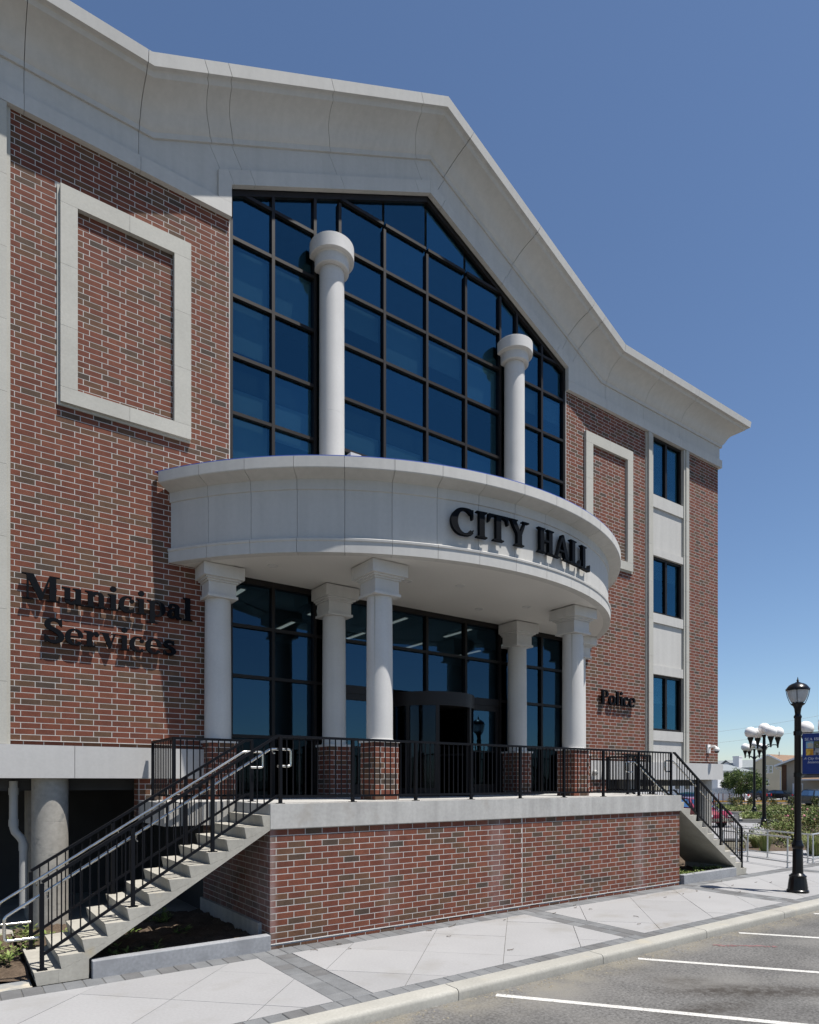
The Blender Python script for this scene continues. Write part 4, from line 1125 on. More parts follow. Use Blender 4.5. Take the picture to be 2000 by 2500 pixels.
    if c == 'n':
        return .78, [rect(.11, .30, .03, XH - .02), rect(.48, .67, .03, .45), serif(.01, .38, 0, 1, .11, .30), serif(.40, .77, 0, 1, .48, .67), [(.01, XH), (.27, XH), (.30, XH - .08), (.11, XH - .08), (.01, XH - .045)],
                     stroke([(.28, .50), (.36, .60), (.46, .625), (.54, .58), (.575, .50), (.575, .42)], .19, .085)]
    if c == 'r':
        return .58, [rect(.11, .30, .03, XH - .02), serif(.01, .42, 0, 1, .11, .30), [(.01, XH), (.27, XH), (.30, XH - .08), (.11, XH - .08), (.01, XH - .045)], stroke([(.28, .46), (.34, .57), (.43, .615), (.50, .60)], .14, .09), arc(.475, .53, .09, .09, 0, 350, 16)]
    if c == 'v':
        return .68, [[(.06, XH), (.28, XH), (.43, .20), (.36, 0), (.31, 0)], [(.50, XH), (.57, XH), (.38, .02), (.34, .03), (.37, .20)], rect(-.02, .34, XH - .04, XH), rect(.42, .68, XH - .04, XH)]
    if c == 'p':
        return .72, [rect(.11, .30, -.28, XH - .02), serif(.01, .41, -.31, 1, .11, .30), [(.01, XH), (.27, XH), (.30, XH - .08), (.11, XH - .08), (.01, XH - .045)], stroke(arc(.37, .33, .245, .305, 125, -130, 26), .20, .06)]
    return .4, []
def letters(txt, parent, place_fn, depth, mat, name='letter', track=.0, z0=0):
    """place_fn(x, y, d): x,y in letter heights, d = distance out of the wall"""
    x = 0
    for ch in txt:
        if ch == ' ': x += .42; continue
        adv, shapes = glyph(ch)
        mb = MB()
        for i, sh in enumerate(shapes):
            e = .0012 * i
            mb.prism([(x + a, b) for a, b in sh], lambda a, b: place_fn(a, b, z0 + depth - e), lambda a, b: place_fn(a, b, z0 + e * .3))
        mb.build(name, mat, parent); x += adv + track
    return x
def width(txt, track=0): return sum(.42 if c == ' ' else glyph(c)[0] + track for c in txt) - track
sg = thing('wall_sign', 'black raised letters reading Municipal Services on the left brick wall', 'sign', (2.5, F, 5.4))
for txt, x0, x1, zb, h in (('Municipal', 1.07, 3.92, 5.71, .435), ('Services', 1.37, 3.61, 5.01, .415)):
    W = width(txt, .02); k = (x1 - x0) / W
    letters(txt, sg, lambda a, b, d: (x0 + a * k, F - d, zb + b * h), .05, m_letter, track=.02, z0=.055)
sg = thing('wall_sign', 'small black raised letters reading Police on the right brick wall', 'sign', (17, F, 5.2))
x0, x1, zb, h = 16.15, 17.83, 4.955, .43; W = width('Police', .02); k = (x1 - x0) / W
letters('Police', sg, lambda a, b, d: (x0 + a * k, F - d, zb + b * h), .06, m_letter, track=.02, z0=.055)
sg = thing('canopy_sign', 'large black raised letters reading CITY HALL on the curved canopy', 'sign', (CX, 9.4, 7.5))
W = width('CITY HALL', .03); A0, A1 = -15.3, 16.2; k = (A1 - A0) / W
def on_canopy(a, b, d):
    x, y = arc_pt(7.228 + d, math.radians(A0 + a * k)); return (x, y, 7.275 + b * .50)
letters('CITY HALL', sg, on_canopy, .085, m_letter, track=.03, z0=.05)

# ================================================================== SMALL FITTINGS
t = thing('security_camera', 'white dome security camera on a bracket at the right corner of the brick', 'camera', (22.15, F, 3.75))
mb = MB(); mb.box(22.08, 22.26, F - .05, F - .003, 3.62, 3.92); mb.build('wall_plate', m_camw, t)
mb = MB(); mb.tube([(22.17, F - .05, 3.80), (22.17, F - .14, 3.835), (22.17, F - .26, 3.835), (22.17, F - .33, 3.79)], .04, 10); mb.build('arm', m_camw, t, smooth=50)
mb = MB(); mb.sphere((22.17, F - .33, 3.72), .095); mb.build('dome', m_camw, t, smooth=60)
mb = MB(); mb.lathe([(.055, 3.615), (.07, 3.64), (.08, 3.67)], 22.17, F - .33, 20); mb.build('lens_cover', m_black, t, smooth=60)
t = thing('alarm_bell', 'small grey round fixture on the concrete band above the right landing', 'fixture', (15.78, F - .13, 2.9))
mb = MB(); mb.tube([(15.78, F - .131, 2.87), (15.78, F - .17, 2.87)], .05, 16); mb.build('base', m_pvc, t); mb = MB(); mb.sphere((15.78, F - .19, 2.87), .085); mb.build('dome', m_pvc, t, smooth=60)

# ================================================================== STREET LAMPS
def lathe_part(name, prof, mat, parent, seg=32, smooth=45): mb = MB(); mb.lathe(prof, 0, 0, seg); return local(mb, name, mat, parent, smooth)
m_lampglass = M('frosted_lamp_glass', (0.62, 0.63, 0.63), 0.25, 0.02, 3, 0, 1, spec=0.5)
m_lampglass.node_tree.nodes['Principled BSDF'].inputs['Transmission Weight'].default_value = 0.35
m_globe = M('white_globe', (0.80, 0.79, 0.77), 0.22, 0.0, 1, 0, 1, spec=0.5)
lx, ly = 16.42, 7.30
lamp = thing('street_lamp', 'black post lamp with a frosted acorn lantern on the near sidewalk', 'street lamp', (lx, ly, 0.0))
lathe_part('base', [(.235, 0), (.235, .05), (.215, .07), (.205, .16), (.19, .27), (.178, .34), (.178, .36), (.185, .37), (.185, .395), (.16, .41), (.14, .43)], m_lampblack, lamp, 16, 20)
lathe_part('lower_post', [(.14, .431), (.118, .45), (.112, .6), (.108, 1.0), (.102, 1.02), (.118, 1.04), (.13, 1.08), (.128, 1.12), (.105, 1.15), (.10, 1.19), (.085, 1.23)], m_lampblack, lamp)
lathe_part('upper_post', [(.082, 1.231), (.074, 1.5), (.072, 4.1), (.085, 4.115), (.085, 4.15), (.072, 4.17), (.06, 4.2)], m_lampblack, lamp)
lathe_part('lantern_neck', [(.06, 4.201), (.065, 4.25), (.075, 4.33), (.10, 4.39), (.145, 4.425), (.15, 4.45), (.10, 4.46)], m_lampblack, lamp)
mb = MB(); prof = [(.10, 4.462), (.13, 4.475), (.165, 4.54), (.195, 4.62), (.213, 4.70), (.22, 4.755)]
seg = 48; b = []
for r, z in prof:
    for i in range(seg): rr = r * (1 + .018 * (1 if i % 2 else -1)); b.append((rr * math.cos(2 * math.pi * i / seg), rr * math.sin(2 * math.pi * i / seg), z))
mb.add(b, [(j * seg + i, j * seg + (i + 1) % seg, (j + 1) * seg + (i + 1) % seg, (j + 1) * seg + i) for j in range(len(prof) - 1) for i in range(seg)]); local(mb, 'lantern_glass', m_lampglass, lamp, 30)
lathe_part('lantern_roof', [(.235, 4.756), (.248, 4.77), (.245, 4.80), (.225, 4.83), (.185, 4.88), (.13, 4.915), (.07, 4.935), (.05, 4.95)], m_lampblack, lamp)
lathe_part('finial', [(.03, 4.951), (.018, 4.975), (.03, 4.995), (.018, 5.01), (.01, 5.04), (.004, 5.075)], m_lampblack, lamp, 12)
for a in (20, 110, 200, 290):
    mb = MB(); ca_, sa_ = math.cos(math.radians(a)), math.sin(math.radians(a))
    mb.tube([(.145 * ca_, .145 * sa_, 4.44), (.185 * ca_, .185 * sa_, 4.53), (.218 * ca_, .218 * sa_, 4.63), (.242 * ca_, .242 * sa_, 4.76), (.25 * ca_, .25 * sa_, 4.80)], .008, 6); local(mb, 'strap', m_lampblack, lamp)
mb = MB()
for z in (3.75, 2.765): mb.tube([(0, 0, z), (0.0, -.62, z)], .012, 8); mb.lathe([(.09, z - .05), (.09, z + .05)], 0, 0, 16)
local(mb, 'banner_arm', m_lampblack, lamp)
ban = thing('lamp_banner', 'navy street banner with small pictures hanging from the near lamp post', 'banner', (lx, ly - .36, 3.25))
BXx = lx
mb = MB(); mb.box(BXx - .004, BXx + .004, ly - .60, ly - .105, 2.785, 3.73); m_ban = M('banner_cloth', (0.016, 0.042, 0.20), 0.7, 0.05, 5, 0, 1); mb.build('cloth', m_ban, ban)
pics = [[(0.20, 0.42, 0.62), (0.12, 0.13, 0.05), (0.55, 0.25, 0.03), (0.32, 0.33, 0.34)], ]
YC = ly - .352
m_banw = M('banner_white', (0.62, 0.64, 0.68), 0.7, 0, 1, 0, 1)
for i in range(4):
    r_, c_ = divmod(i, 2); y1 = YC + .168 - c_ * .172; z1 = 3.54 - r_ * .165
    mb = MB(); mb.box(BXx - .0055, BXx - .0042, y1 - .16, y1, z1 - .155, z1)
    st = {0: ((0.50, 0.46, 0.34), 6.0, .45, .55), 1: ((0.45, 0.30, 0.42), 22.0, .55, .62), 2: ((0.75, 0.50, 0.08), 14.0, .45, .6), 3: ((0.06, 0.06, 0.07), 12.0, .5, .6)}[i]
    mb.build('picture', M('banner_picture_%s' % 'abcd'[i], pics[0][i], .7, .2, 15, 0, 1, stain=st), ban)
mb = MB()   # beach umbrella printed on the first picture
yy, zz = YC + .09, 3.48
mb.yz([(yy - .05, zz), (yy + .05, zz), (yy + .03, zz + .018), (yy, zz + .026), (yy - .03, zz + .018)], BXx - .0068, BXx - .0057); mb.box(BXx - .0068, BXx - .0057, yy - .002, yy + .002, zz - .05, zz)
mb.build('printed_umbrella', M('umbrella_print', (0.6, 0.5, 0.35), .7, 0, 1, 0, 1), ban)
m_script = m_banw
def banner_text(txt, zc, size, italic=0.0):
    """plain flat lettering of the built-in font, as the banner's print"""
    cu = bpy.data.curves.new('banner_text', 'FONT'); cu.body = txt; cu.size = size; cu.align_x = 'CENTER'; cu.shear = italic; cu.extrude = .0006
    o = bpy.data.objects.new('banner_text', cu); COL.objects.link(o)
    dg = bpy.context.evaluated_depsgraph_get(); me = bpy.data.meshes.new_from_object(o.evaluated_get(dg)); bpy.data.objects.remove(o)
    me.name = 'lettering'
    me.materials.clear(); me.materials.append(m_banw)
    o = bpy.data.objects.new('lettering', me); COL.objects.link(o); o.parent = ban
    o.rotation_euler = (math.radians(90), 0, math.radians(-90)); o.location = Vector((BXx - .006, YC, zc)) - ban.location
    return o
def serif_line(txt, zc, h, wide):
    W_ = width(txt, .05); k_ = wide / W_
    mb = MB(); x = 0
    for ch in txt:
        if ch == ' ': x += .42; continue
        adv, shapes = SER(ch)
        for i, sh in enumerate(shapes):
            mb.prism([(x + a, b) for a, b in sh], lambda a, b: (BXx - .0062 - .00008 * i, YC + wide / 2 - a * k_, zc + b * h), lambda a, b: (BXx - .0045, YC + wide / 2 - a * k_, zc + b * h))
        x += adv + .05
    mb.build('lettering', m_banw, ban)
def SER(c):
    if c == 'E': return .72, [rect(.12, .26, 0, 1), rect(.02, .64, .93, 1), rect(.02, .66, 0, .07), rect(.2, .52, .47, .54), rect(.58, .64, .75, .95), rect(.6, .66, .05, .25)]
    return glyph(c)
_w = width
def width(txt, track=0): return sum(.42 if c == ' ' else SER(c)[0] + track for c in txt) - track
serif_line('SEA ISLE', 3.565, .06, .40)
banner_text('A City for all', 3.12, .082, .35); banner_text('Seasons!', 3.035, .082, .35)
# five-globe lamps
def globe_lamp(loc, label, hgt, rot):
    t = thing('globe_lamp', label, 'street lamp', (*loc, 0), 'five-globe street lamps in the garden', rot)
    return t
def globe_proto(t, H):
    lathe_part('base', [(.24, 0), (.24, .06), (.20, .12), (.17, .35), (.19, .40), (.13, .46), (.11, .6)], m_lampblack, t, 16)
    lathe_part('post', [(.105, .6), (.095, H - 1.2), (.13, H - 1.18), (.14, H - 1.05), (.085, H - .95), (.075, H - .55), (.10, H - .42), (.14, H - .36), (.05, H - .34)], m_lampblack, t, 20)
    mb = MB(); mb.sphere((0, 0, H), .315); local(mb, 'globe', m_globe, t, 60)
    for k in range(4):
        a = math.pi / 2 * k; c, s_ = math.cos(a), math.sin(a)
        mb = MB(); mb.tube([(.08 * c, .08 * s_, H - 1.12), (.3 * c, .3 * s_, H - 1.0), (.5 * c, .5 * s_, H - .93), (.66 * c, .66 * s_, H - .93), (.76 * c, .76 * s_, H - 1.0)], .028, 8); local(mb, 'arm', m_lampblack, t, 50)
        mb = MB(); mb.lathe([(.02, H - 1.12), (.05, H - 1.06), (.045, H - 1.0), (.06, H - .9), (.10, H - .72), (.15, H - .60), (.17, H - .52), (.08, H - .5)], .76 * c, .76 * s_, 16); local(mb, 'globe_cup', m_lampblack, t, 45)
        mb = MB(); mb.sphere((.76 * c, .76 * s_, H - .22), .315); local(mb, 'globe', m_globe, t, 60)
p1 = at(1866, 37.4)
g1 = thing('globe_lamp', 'tall black five-globe lamp in the flower bed left of the near lamp post', 'street lamp', (*p1, 0), 'five-globe street lamps in the garden', -.667)
globe_proto(g1, 5.62)
g2 = copy_tree(g1); g2.location = (*at(1842, 54), 0); g2.rotation_euler.z = -.60; g2['label'] = 'black five-globe lamp farther back in the grass strip, nearest the brick corner'
g3 = thing('globe_lamp', 'five-globe lamp at the right edge, white globes showing above the navy banner', 'street lamp', (*at(2019, 27.4), 0), 'five-globe street lamps in the garden', .39)
globe_proto(g3, 5.07)

#__MORE__
r = random.Random(99); mb = MB()
for i in range(420):
    x = r.uniform(3.5, 16); y = 6.33 - abs(r.gauss(0, .16)); q = r.uniform(.006, .022); a = r.uniform(0, 6.28); z = -.139
    mb.add([(x + q * math.cos(a + k * 1.257), y + q * math.sin(a + k * 1.257), z) for k in range(5)] + [(x, y, z + q * .6)], [(k, (k + 1) % 5, 5) for k in range(5)], 0)
m_soil2 = M('grit', (0.20, 0.18, 0.14), .95, .3, 30, 0, 1)
tag(mb.build('gutter_grit', m_soil2), 'sandy grit and pebbles collected in the gutter along the kerb', 'grit', kind='stuff')
mb = MB()
for i in range(26):
    x = r.uniform(4.5, 17.5); y = r.choice((r.uniform(8.6, 9.3), r.uniform(6.95, 9.1))); a = r.uniform(0, 6.28); q = r.uniform(.03, .07)
    mb.tube([(x + q * math.cos(a + k * .6), y + q * math.sin(a + k * .6) * .7, .008 + .004 * k) for k in range(5)], .005, 4)
tag(mb.build('dry_leaves', m_soil), 'curled dry leaf bits scattered on the pale pavement', 'litter', kind='stuff')
# ================================================================== RIGHT-HAND BACKGROUND: garden, lots, houses
m_leaf = [M('leaf_%s' % c, col, 0.6, 0.2, 8, 0, 1, spec=0.25) for c, col in zip('abcdef', [(0.06, 0.095, 0.024), (0.105, 0.15, 0.038), (0.16, 0.205, 0.06), (0.12, 0.105, 0.035), (0.036, 0.058, 0.018), (0.24, 0.235, 0.10)])]
m_bark = M('bark', (0.12, 0.09, 0.065), 0.9, 0.2, 12, 0.2, 50)
m_flower = M('rose_petals', (0.62, 0.25, 0.30), 0.6, 0.2, 30, 0, 1)
def leaf(mb, p, L, W, d, n, mi):
    d = d.normalized(); s_ = d.cross(n); s_ = s_.normalized() if s_.length > 1e-4 else Vector((1, 0, 0))
    mb.add([p, p + d * L * .5 + s_ * W * .5, p + d * L, p + d * L * .5 - s_ * W * .5], [(0, 1, 2, 3)], mi)
def rv(r): return Vector((r.gauss(0, 1), r.gauss(0, 1), r.gauss(0, 1)))
def blades(mb, r, x, y, z, n, h, spread, w_, mats):
    for i in range(n):
        a = r.uniform(0, 6.283); rr = spread * .25 * r.random(); lean = r.uniform(.05, 1) * spread
        hh = h * r.uniform(.55, 1); c, s_ = math.cos(a), math.sin(a); b = Vector((x + rr * c, y + rr * s_, z)); m1 = b + Vector((c * lean * .35, s_ * lean * .35, hh * .6)); tip = b + Vector((c * lean, s_ * lean, hh * r.uniform(.7, 1)))
        side_ = Vector((-s_, c, 0)) * w_ / 2; k = r.choice(mats)
        mb.add([b - side_, b + side_, m1 + side_ * .8, m1 - side_ * .8], [(0, 1, 2, 3)], k); mb.add([m1 - side_ * .8, m1 + side_ * .8, tip], [(0, 1, 2)], k)
def bush_leaves(mb, r, cx, cy, cz, rx, rz, n, size, mats, lump=5):
    cs = [(Vector((r.uniform(-.6, .6) * rx, r.uniform(-.6, .6) * rx, r.uniform(-.3, .6) * rz)), r.uniform(.35, .6)) for _ in range(lump)]
    for i in range(n):
        c, k = r.choice(cs); v = rv(r).normalized() * (r.random() ** .4) * k
        p = Vector((cx, cy, cz)) + c + Vector((v.x * rx, v.y * rx, v.z * rz))
        if p.z < 0.02: p.z = .02 + r.random() * .1
        leaf(mb, p, size * r.uniform(.6, 1.3), size * r.uniform(.4, .7), rv(r) + v * .8, rv(r), r.choice(mats))
# weeds in the bed beside and behind the left stair
def weed(x, y, z, h, n, label, seed, mats=(1, 2, 2)):
    r = random.Random(seed); t = thing('weed', label, 'weed', (x, y, z), 'weeds in the planting bed')
    mb = MB()
    for k in range(n):
        a = r.uniform(0, 6.283); p = Vector((x + r.gauss(0, .09), y + r.gauss(0, .09), z)); top = p + Vector((r.gauss(0, .06), r.gauss(0, .06), h * r.uniform(.5, 1)))
        mb.tube([p, (p + top) / 2 + Vector((r.gauss(0, .01), 0, 0)), top], .004, 4, 0, .002)
        for j in range(9):
            q = p + (top - p) * r.uniform(.15, 1); d = Vector((math.cos(a + j * 2.4), math.sin(a + j * 2.4), r.uniform(.1, .8)))
            leaf(mb, q, r.uniform(.05, .13), r.uniform(.018, .045), d, Vector((0, 0, 1)), r.choice(mats))
    mb.build('foliage', m_leaf, t)
r0 = random.Random(11)
for i in range(34):
    x = r0.uniform(-.6, 3.2); y = r0.uniform(11.15, 12.6) if x > .9 else r0.uniform(10.1, 12.6); h_ = r0.choice((.12, .2, .3))
    lab = '%s green weed in the sunlit soil %s' % ({.12: 'tiny', .2: 'low', .3: 'taller'}[h_], 'left of the foot of the left stair' if x < .6 else ('before the round concrete column' if x < 1.9 else 'behind the middle of the left stair'))
    weed(x, y, 0.06, h_, r0.randint(3, 8), lab, i)
for i in range(5):
    x = r0.uniform(1.7, 2.6); h_ = r0.choice((.07, .1)); weed(x, r0.uniform(9.75, 10.4), 0.1, h_, 3, 'small weed in the shaded soil under the left stair', 100 + i)
for i in range(16):
    x = r0.uniform(15.5, 17.9); weed(x, r0.uniform(9.72, 10.1), 0.1, r0.choice((.15, .22)), 7, 'leafy weed behind the kerb under the right stair', 200 + i)

# plaza and paths right of the building
def PP(*uv): return [at(u, d) for u, d in uv]
poly_sheet('plaza', [(24.4, 12.8), (20.4, 12.8), (20.4, 11.0), (18.55, 11.0), (18.55, 9.561), (40, 9.561), (40, 11.2), (26, 11.6)], -0.004, m_slab, th=0.12)
poly_sheet('garden_path', PP((1600, 30), (1835, 30), (1880, 34), (1850, 41), (1600, 43)), -0.004, m_slab, th=0.1)
poly_sheet('parking_lot', PP((1300, 43), (2300, 43), (2300, 88), (1300, 88)), -0.10, m_asph_dark)
poly_sheet('far_pavement', PP((1300, 85.5), (2300, 85.5), (2300, 160), (1300, 160)), -0.02, m_slab, th=0.14)
poly_sheet('garden_soil', PP((1760, 22.5), (2250, 20), (2300, 45), (1905, 44), (1880, 34)), -0.02, m_soil)
poly_sheet('grass_strip', PP((1500, 55.5), (2300, 55.5), (2300, 71), (1500, 71)), -0.03, m_soil, th=0.1)
poly_sheet('grass_strip', PP((1812, 44.5), (2300, 44.5), (2300, 53), (1812, 53)), -0.03, m_soil, th=0.1)
def strip(name, a, b, w_, z0, z1, mat, parent=None):
    mb = MB(); mb.bar((a[0], a[1], (z0 + z1) / 2), (b[0], b[1], (z0 + z1) / 2), w_, z1 - z0); o = mb.build(name, mat, parent); o['kind'] = 'structure'; return o
strip('lot_kerb', at(1500, 55.3), at(2300, 55.3), .16, -.1, .05, m_kerb)
strip('lot_kerb', at(1812, 44.3), at(2300, 44.3), .16, -.1, .05, m_kerb)
strip('lot_kerb', at(1809, 44.3), at(1809, 53.2), .16, -.1, .05, m_kerb)
strip('yellow_kerb', at(1300, 85.4), at(2300, 85.4), .3, -.1, .07, m_ypaint)
strip('lot_line', at(1500, 50.5), at(1800, 49.0), .1, -.099, -.094, m_paint)
for i in range(7):
    strip('lot_line', at(1800 + i * 27, 81.5), at(1846 + i * 27, 74), .13, -.099, -.094, m_ypaint)
for i in range(3):
    strip('lot_line', at(1880 - i * 22, 81.5), at(1812 - i * 10, 74), .13, -.099, -.092, m_ypaint)
# ground cover and shrubs
gc = MB(); r = random.Random(21)
for i in range(900):
    u = r.uniform(1700, 2060); d = r.uniform(56.5, 70) if i % 2 else r.uniform(45.5, 52.5)
    if i % 2 == 0 and u < 1815: u = r.uniform(1818, 2060)
    x, y = at(u, d); blades(gc, r, x, y, -.03, 14, r.uniform(.12, .34), .4, .05, (1, 1, 2, 2, 2, 5))
    bush_leaves(gc, r, x, y, .06, .5, .16, 16, .14, (1, 2, 2, 5), 3)
tag(gc.build('ground_cover', m_leaf), 'light green ground cover filling the strips between the parking lanes', 'ground cover', kind='stuff')
gc = MB()
for i in range(420):
    u = r.uniform(1815, 2080); d = r.uniform(25, 43)
    if u < 1870 and d > 30: continue
    x, y = at(u, d)
    if y < 12.2: continue
    if u < 1905 and r.random() < .55: continue
    if r.random() < .6: bush_leaves(gc, r, x, y, .06, .30, .16, 14, .11, (1, 2, 3, 5, 0), 3)
    else: blades(gc, r, x, y, -.02, 14, r.uniform(.15, .35), .3, .03, (1, 2, 5, 2))
tag(gc.build('garden_undergrowth', m_leaf), 'mixed low undergrowth covering the mulched garden bed', 'undergrowth', kind='stuff')
def shrub(u, d, rx, h, n, mats, label, seed, grp='shrubs in the garden bed', flowers=0, size=.11):
    r = random.Random(seed); x, y = at(u, d); t = thing('shrub', label, 'shrub', (x, y, -.02), grp)
    mb = MB(); bush_leaves(mb, r, x, y, h * .5, rx, h * .55, n, size, mats, 9); mb.build('foliage', m_leaf, t)
    mb = MB()
    for k in range(5): a = r.uniform(0, 6.28); mb.tube([(x, y, -.02), (x + rx * .3 * math.cos(a), y + rx * .3 * math.sin(a), h * .4), (x + rx * .6 * math.cos(a), y + rx * .6 * math.sin(a), h * .8)], .02, 5, 0, .006)
    mb.build('stems', m_bark, t)
    if flowers:
        mb = MB()
        for k in range(flowers):
            v = rv(r).normalized(); v.z = abs(v.z); mb.sphere((x + v.x * rx * .8, y + v.y * rx * .8, h * .5 + v.z * h * .5), .06, 6, 4)
        mb.build('flowers', m_flower, t)
shrub(1975, 34, 1.4, 1.35, 1500, (0, 1, 2, 3, 4), 'pink-flowered rose bush behind the near lamp post', 1, flowers=26)
shrub(2010, 30, 1.2, 1.3, 1000, (0, 1, 3, 4), 'rose bush with a few pink blooms at the right edge of the garden', 2, flowers=12)
shrub(1886, 41, .9, .75, 900, (4, 0, 0, 1), 'dark green rounded shrub at the foot of the taller globe lamp', 3)
shrub(1925, 37, 1.3, .8, 1200, (3, 1, 2, 5), 'reddish green shrub between the globe lamp and the rose bush', 4)
shrub(1905, 33, 1.1, .55, 900, (3, 2, 1), 'low rusty shrub in front of the taller globe lamp', 5)
shrub(1948, 29, .9, .45, 700, (3, 2, 5), 'brown-tinged low shrub left of the near lamp post by the steel rail', 6)
shrub(1824, 27, .55, .9, 260, (0, 4), 'sparse leafy shrub behind the steel ramp rail at the stair foot', 7, size=.08)
for i, (u, d) in enumerate(((1790, 66), (1833, 67), (1885, 66), (1936, 65), (1990, 64), (1800, 68))):
    shrub(u, d, .5, 1.05, 260, (3, 3, 0, 4), ['brownish young shrub in the far green strip, %s' % k for k in ('leftmost of the row', 'left of the farther globe lamp', 'right of the taller globe lamp', 'left of the near lamp post', 'behind the near lamp post', 'half hidden behind the leftmost')][i], 30 + i, 'young shrubs in the far strip', size=.16)
for i, (u, d, h) in enumerate(((1868, 24.5, .95), (1982, 23.5, .95), (1996, 23.0, .8), (1846, 26, .7))):
    r = random.Random(50 + i); x, y = at(u, d); t = thing('ornamental_grass', ['tall tuft of pale ornamental grass behind the steel ramp rail', 'tuft of pale ornamental grass right of the near lamp post', 'shorter grass tuft at the right edge of the picture', 'small grass tuft nearest the stair foot'][i], 'grass tuft', (x, y, -.02), 'ornamental grass tufts')
    mb = MB(); blades(mb, r, x, y, -.02, 420, h, .55, .014, (1, 2, 2, 5, 5)); mb.build('blades', m_leaf, t)

# steel ramp rails
def ramp_rail(pts, label, posts):
    t = thing('ramp_rail', label, 'railing', (*pts[0], 0), 'steel rails along the ramp')
    P = [Vector((x, y, 0)) for x, y in pts]
    for z, rr in ((.92, .024), (.16, .02)):
        mb = MB(); mb.tube([p + Vector((0, 0, z)) for p in P], rr, 10); mb.build('rail', m_galv, t, smooth=50)
    a, b = P[0], P[-1]
    for f_ in posts:
        p = a + (b - a) * f_; mb = MB(); mb.tube([p, p + Vector((0, 0, .92))], .024, 10); mb.lathe([(.05, 0), (.05, .01)], p.x, p.y, 12); mb.build('post', m_galv, t, smooth=50)
ramp_rail([(20.80, 9.45), (21.75, 12.1)], 'stainless ramp rail nearer the stair, running back beside the building', (.04, .60, .99))
ramp_rail([(22.45, 9.55), (23.55, 12.6)], 'second stainless ramp rail, on the garden side of the ramp', (.05, .55, .99))
ramp_rail([(22.5, 9.58), (27.5, 10.1)], 'stainless rail in front of the garden bed, passing behind the near lamp post', (.02, .5, .98))

# tree
tx, ty = at(1810, 76)
t = thing('tree', 'round dense green tree in front of the pale houses beside the parked cars', 'tree', (tx, ty, 0))
mb = MB(); r = random.Random(77)
mb.tube([(tx, ty, -.05), (tx + .05, ty, .7), (tx, ty + .05, 1.4), (tx, ty, 2.6)], .17, 8, 0, .05)
for k in range(9):
    a = k * .7; mb.tube([(tx, ty, .9 + .1 * k), (tx + .8 * math.cos(a), ty + .8 * math.sin(a), 1.7 + .1 * k), (tx + 1.6 * math.cos(a), ty + 1.6 * math.sin(a), 2.4 + .1 * k)], .06, 6, 0, .015)
mb.build('trunk', m_bark, t)
mb = MB()
cs = []
for k in range(46):
    v = rv(r).normalized(); q = r.uniform(.55, 1.0); cs.append((Vector((v.x * 2.25 * q, v.y * 2.25 * q, v.z * 1.35 * q)), r.uniform(.38, .78)))
for i in range(13000):
    c, k = r.choice(cs); v = rv(r).normalized() * (r.random() ** .35) * k
    p = Vector((tx, ty, 2.55)) + c + v
    if p.z < 1.15 and r.random() < .8: continue
    leaf(mb, p, r.uniform(.10, .20), r.uniform(.07, .12), rv(r) + v, rv(r), r.choice((0, 0, 1, 1, 4, 2)))
mb.build('crown', m_leaf, t)

# houses
m_tan = M('tan_siding', (0.52, 0.45, 0.32), 0.8, 0.04, 1, 0.03, 10); m_beige = M('beige_stucco', (0.36, 0.31, 0.245), 0.85, 0.05, 1, 0.04, 12)
m_grey = M('grey_siding', (0.48, 0.51, 0.55), 0.8, 0.04, 1, 0, 1); m_wtrim = M('white_trim', (0.72, 0.72, 0.72), 0.6, 0, 1, 0, 1)
m_cream = M('cream_siding', (0.55, 0.51, 0.44), 0.8, 0.04, 1, 0, 1)
m_shing = M('brown_shingle', (0.20, 0.13, 0.085), 0.9, 0.12, 3, 0.15, 14); m_gshing = M('grey_shingle', (0.20, 0.22, 0.23), 0.9, 0.1, 3, 0.12, 14)
m_wpane = glass('house_pane', (0.08, 0.09, 0.10), (0.6, 0.65, 0.7), 0.25, 0.8)
def hwin(par, x, y0, y1, z0, z1, muntin=True, face='x'):
    """window in a wall that faces -x at x"""
    mb = MB(); tk = .09
    mb.box(x - .07, x + .02, y0, y0 + tk, z0, z1); mb.box(x - .07, x + .02, y1 - tk, y1, z0, z1); mb.box(x - .07, x + .02, y0 + tk, y1 - tk, z0, z0 + tk); mb.box(x - .07, x + .02, y0 + tk, y1 - tk, z1 - tk, z1)
    if muntin: zc = (z0 + z1) / 2; mb.box(x - .06, x + .02, y0 + tk, y1 - tk, zc - .03, zc + .03)
    f_ = local(mb, 'window', m_wtrim, par)
    mb = MB(); mb.box(x - .03, x - .01, y0 + tk, y1 - tk, z0 + tk, z1 - tk); o = local(mb, 'pane', m_wpane, f_)
    mb = MB(); mb.box(x - .005, x + .01, y0 + tk, y1 - tk, z0 + tk, z1 - tk); local(mb, 'dark_room', m_dark, f_)
def gable_house(name, label, loc, W, D, eave, ridge, wallm, roofm, rot=0, over=.35):
    """ridge along +x, gable end facing -x at x=0, width W along y centred"""
    t = thing(name, label, 'house', (*loc, 0), None, rot)
    mb = MB(); mb.yz([(-W / 2, -.2), (W / 2, -.2), (W / 2, eave), (0, ridge), (-W / 2, eave)], 0, D); local(mb, 'wall', wallm, t)
    k = (ridge - eave) / (W / 2)
    for s_ in (-1, 1):
        mb = MB(); e = W / 2 + over
        mb.yz([(0, ridge + .02), (s_ * e, ridge + .02 - k * e), (s_ * e, ridge + .2 - k * e), (0, ridge + .2)], -over, D + over); local(mb, 'roof', roofm, t)
        mb = MB(); mb.yz([(0, ridge - .04), (s_ * e, ridge - .04 - k * e), (s_ * e, ridge + .22 - k * e), (0, ridge + .22)], -over - .05, -over - .002); local(mb, 'barge_board', m_wtrim, t)
    return t
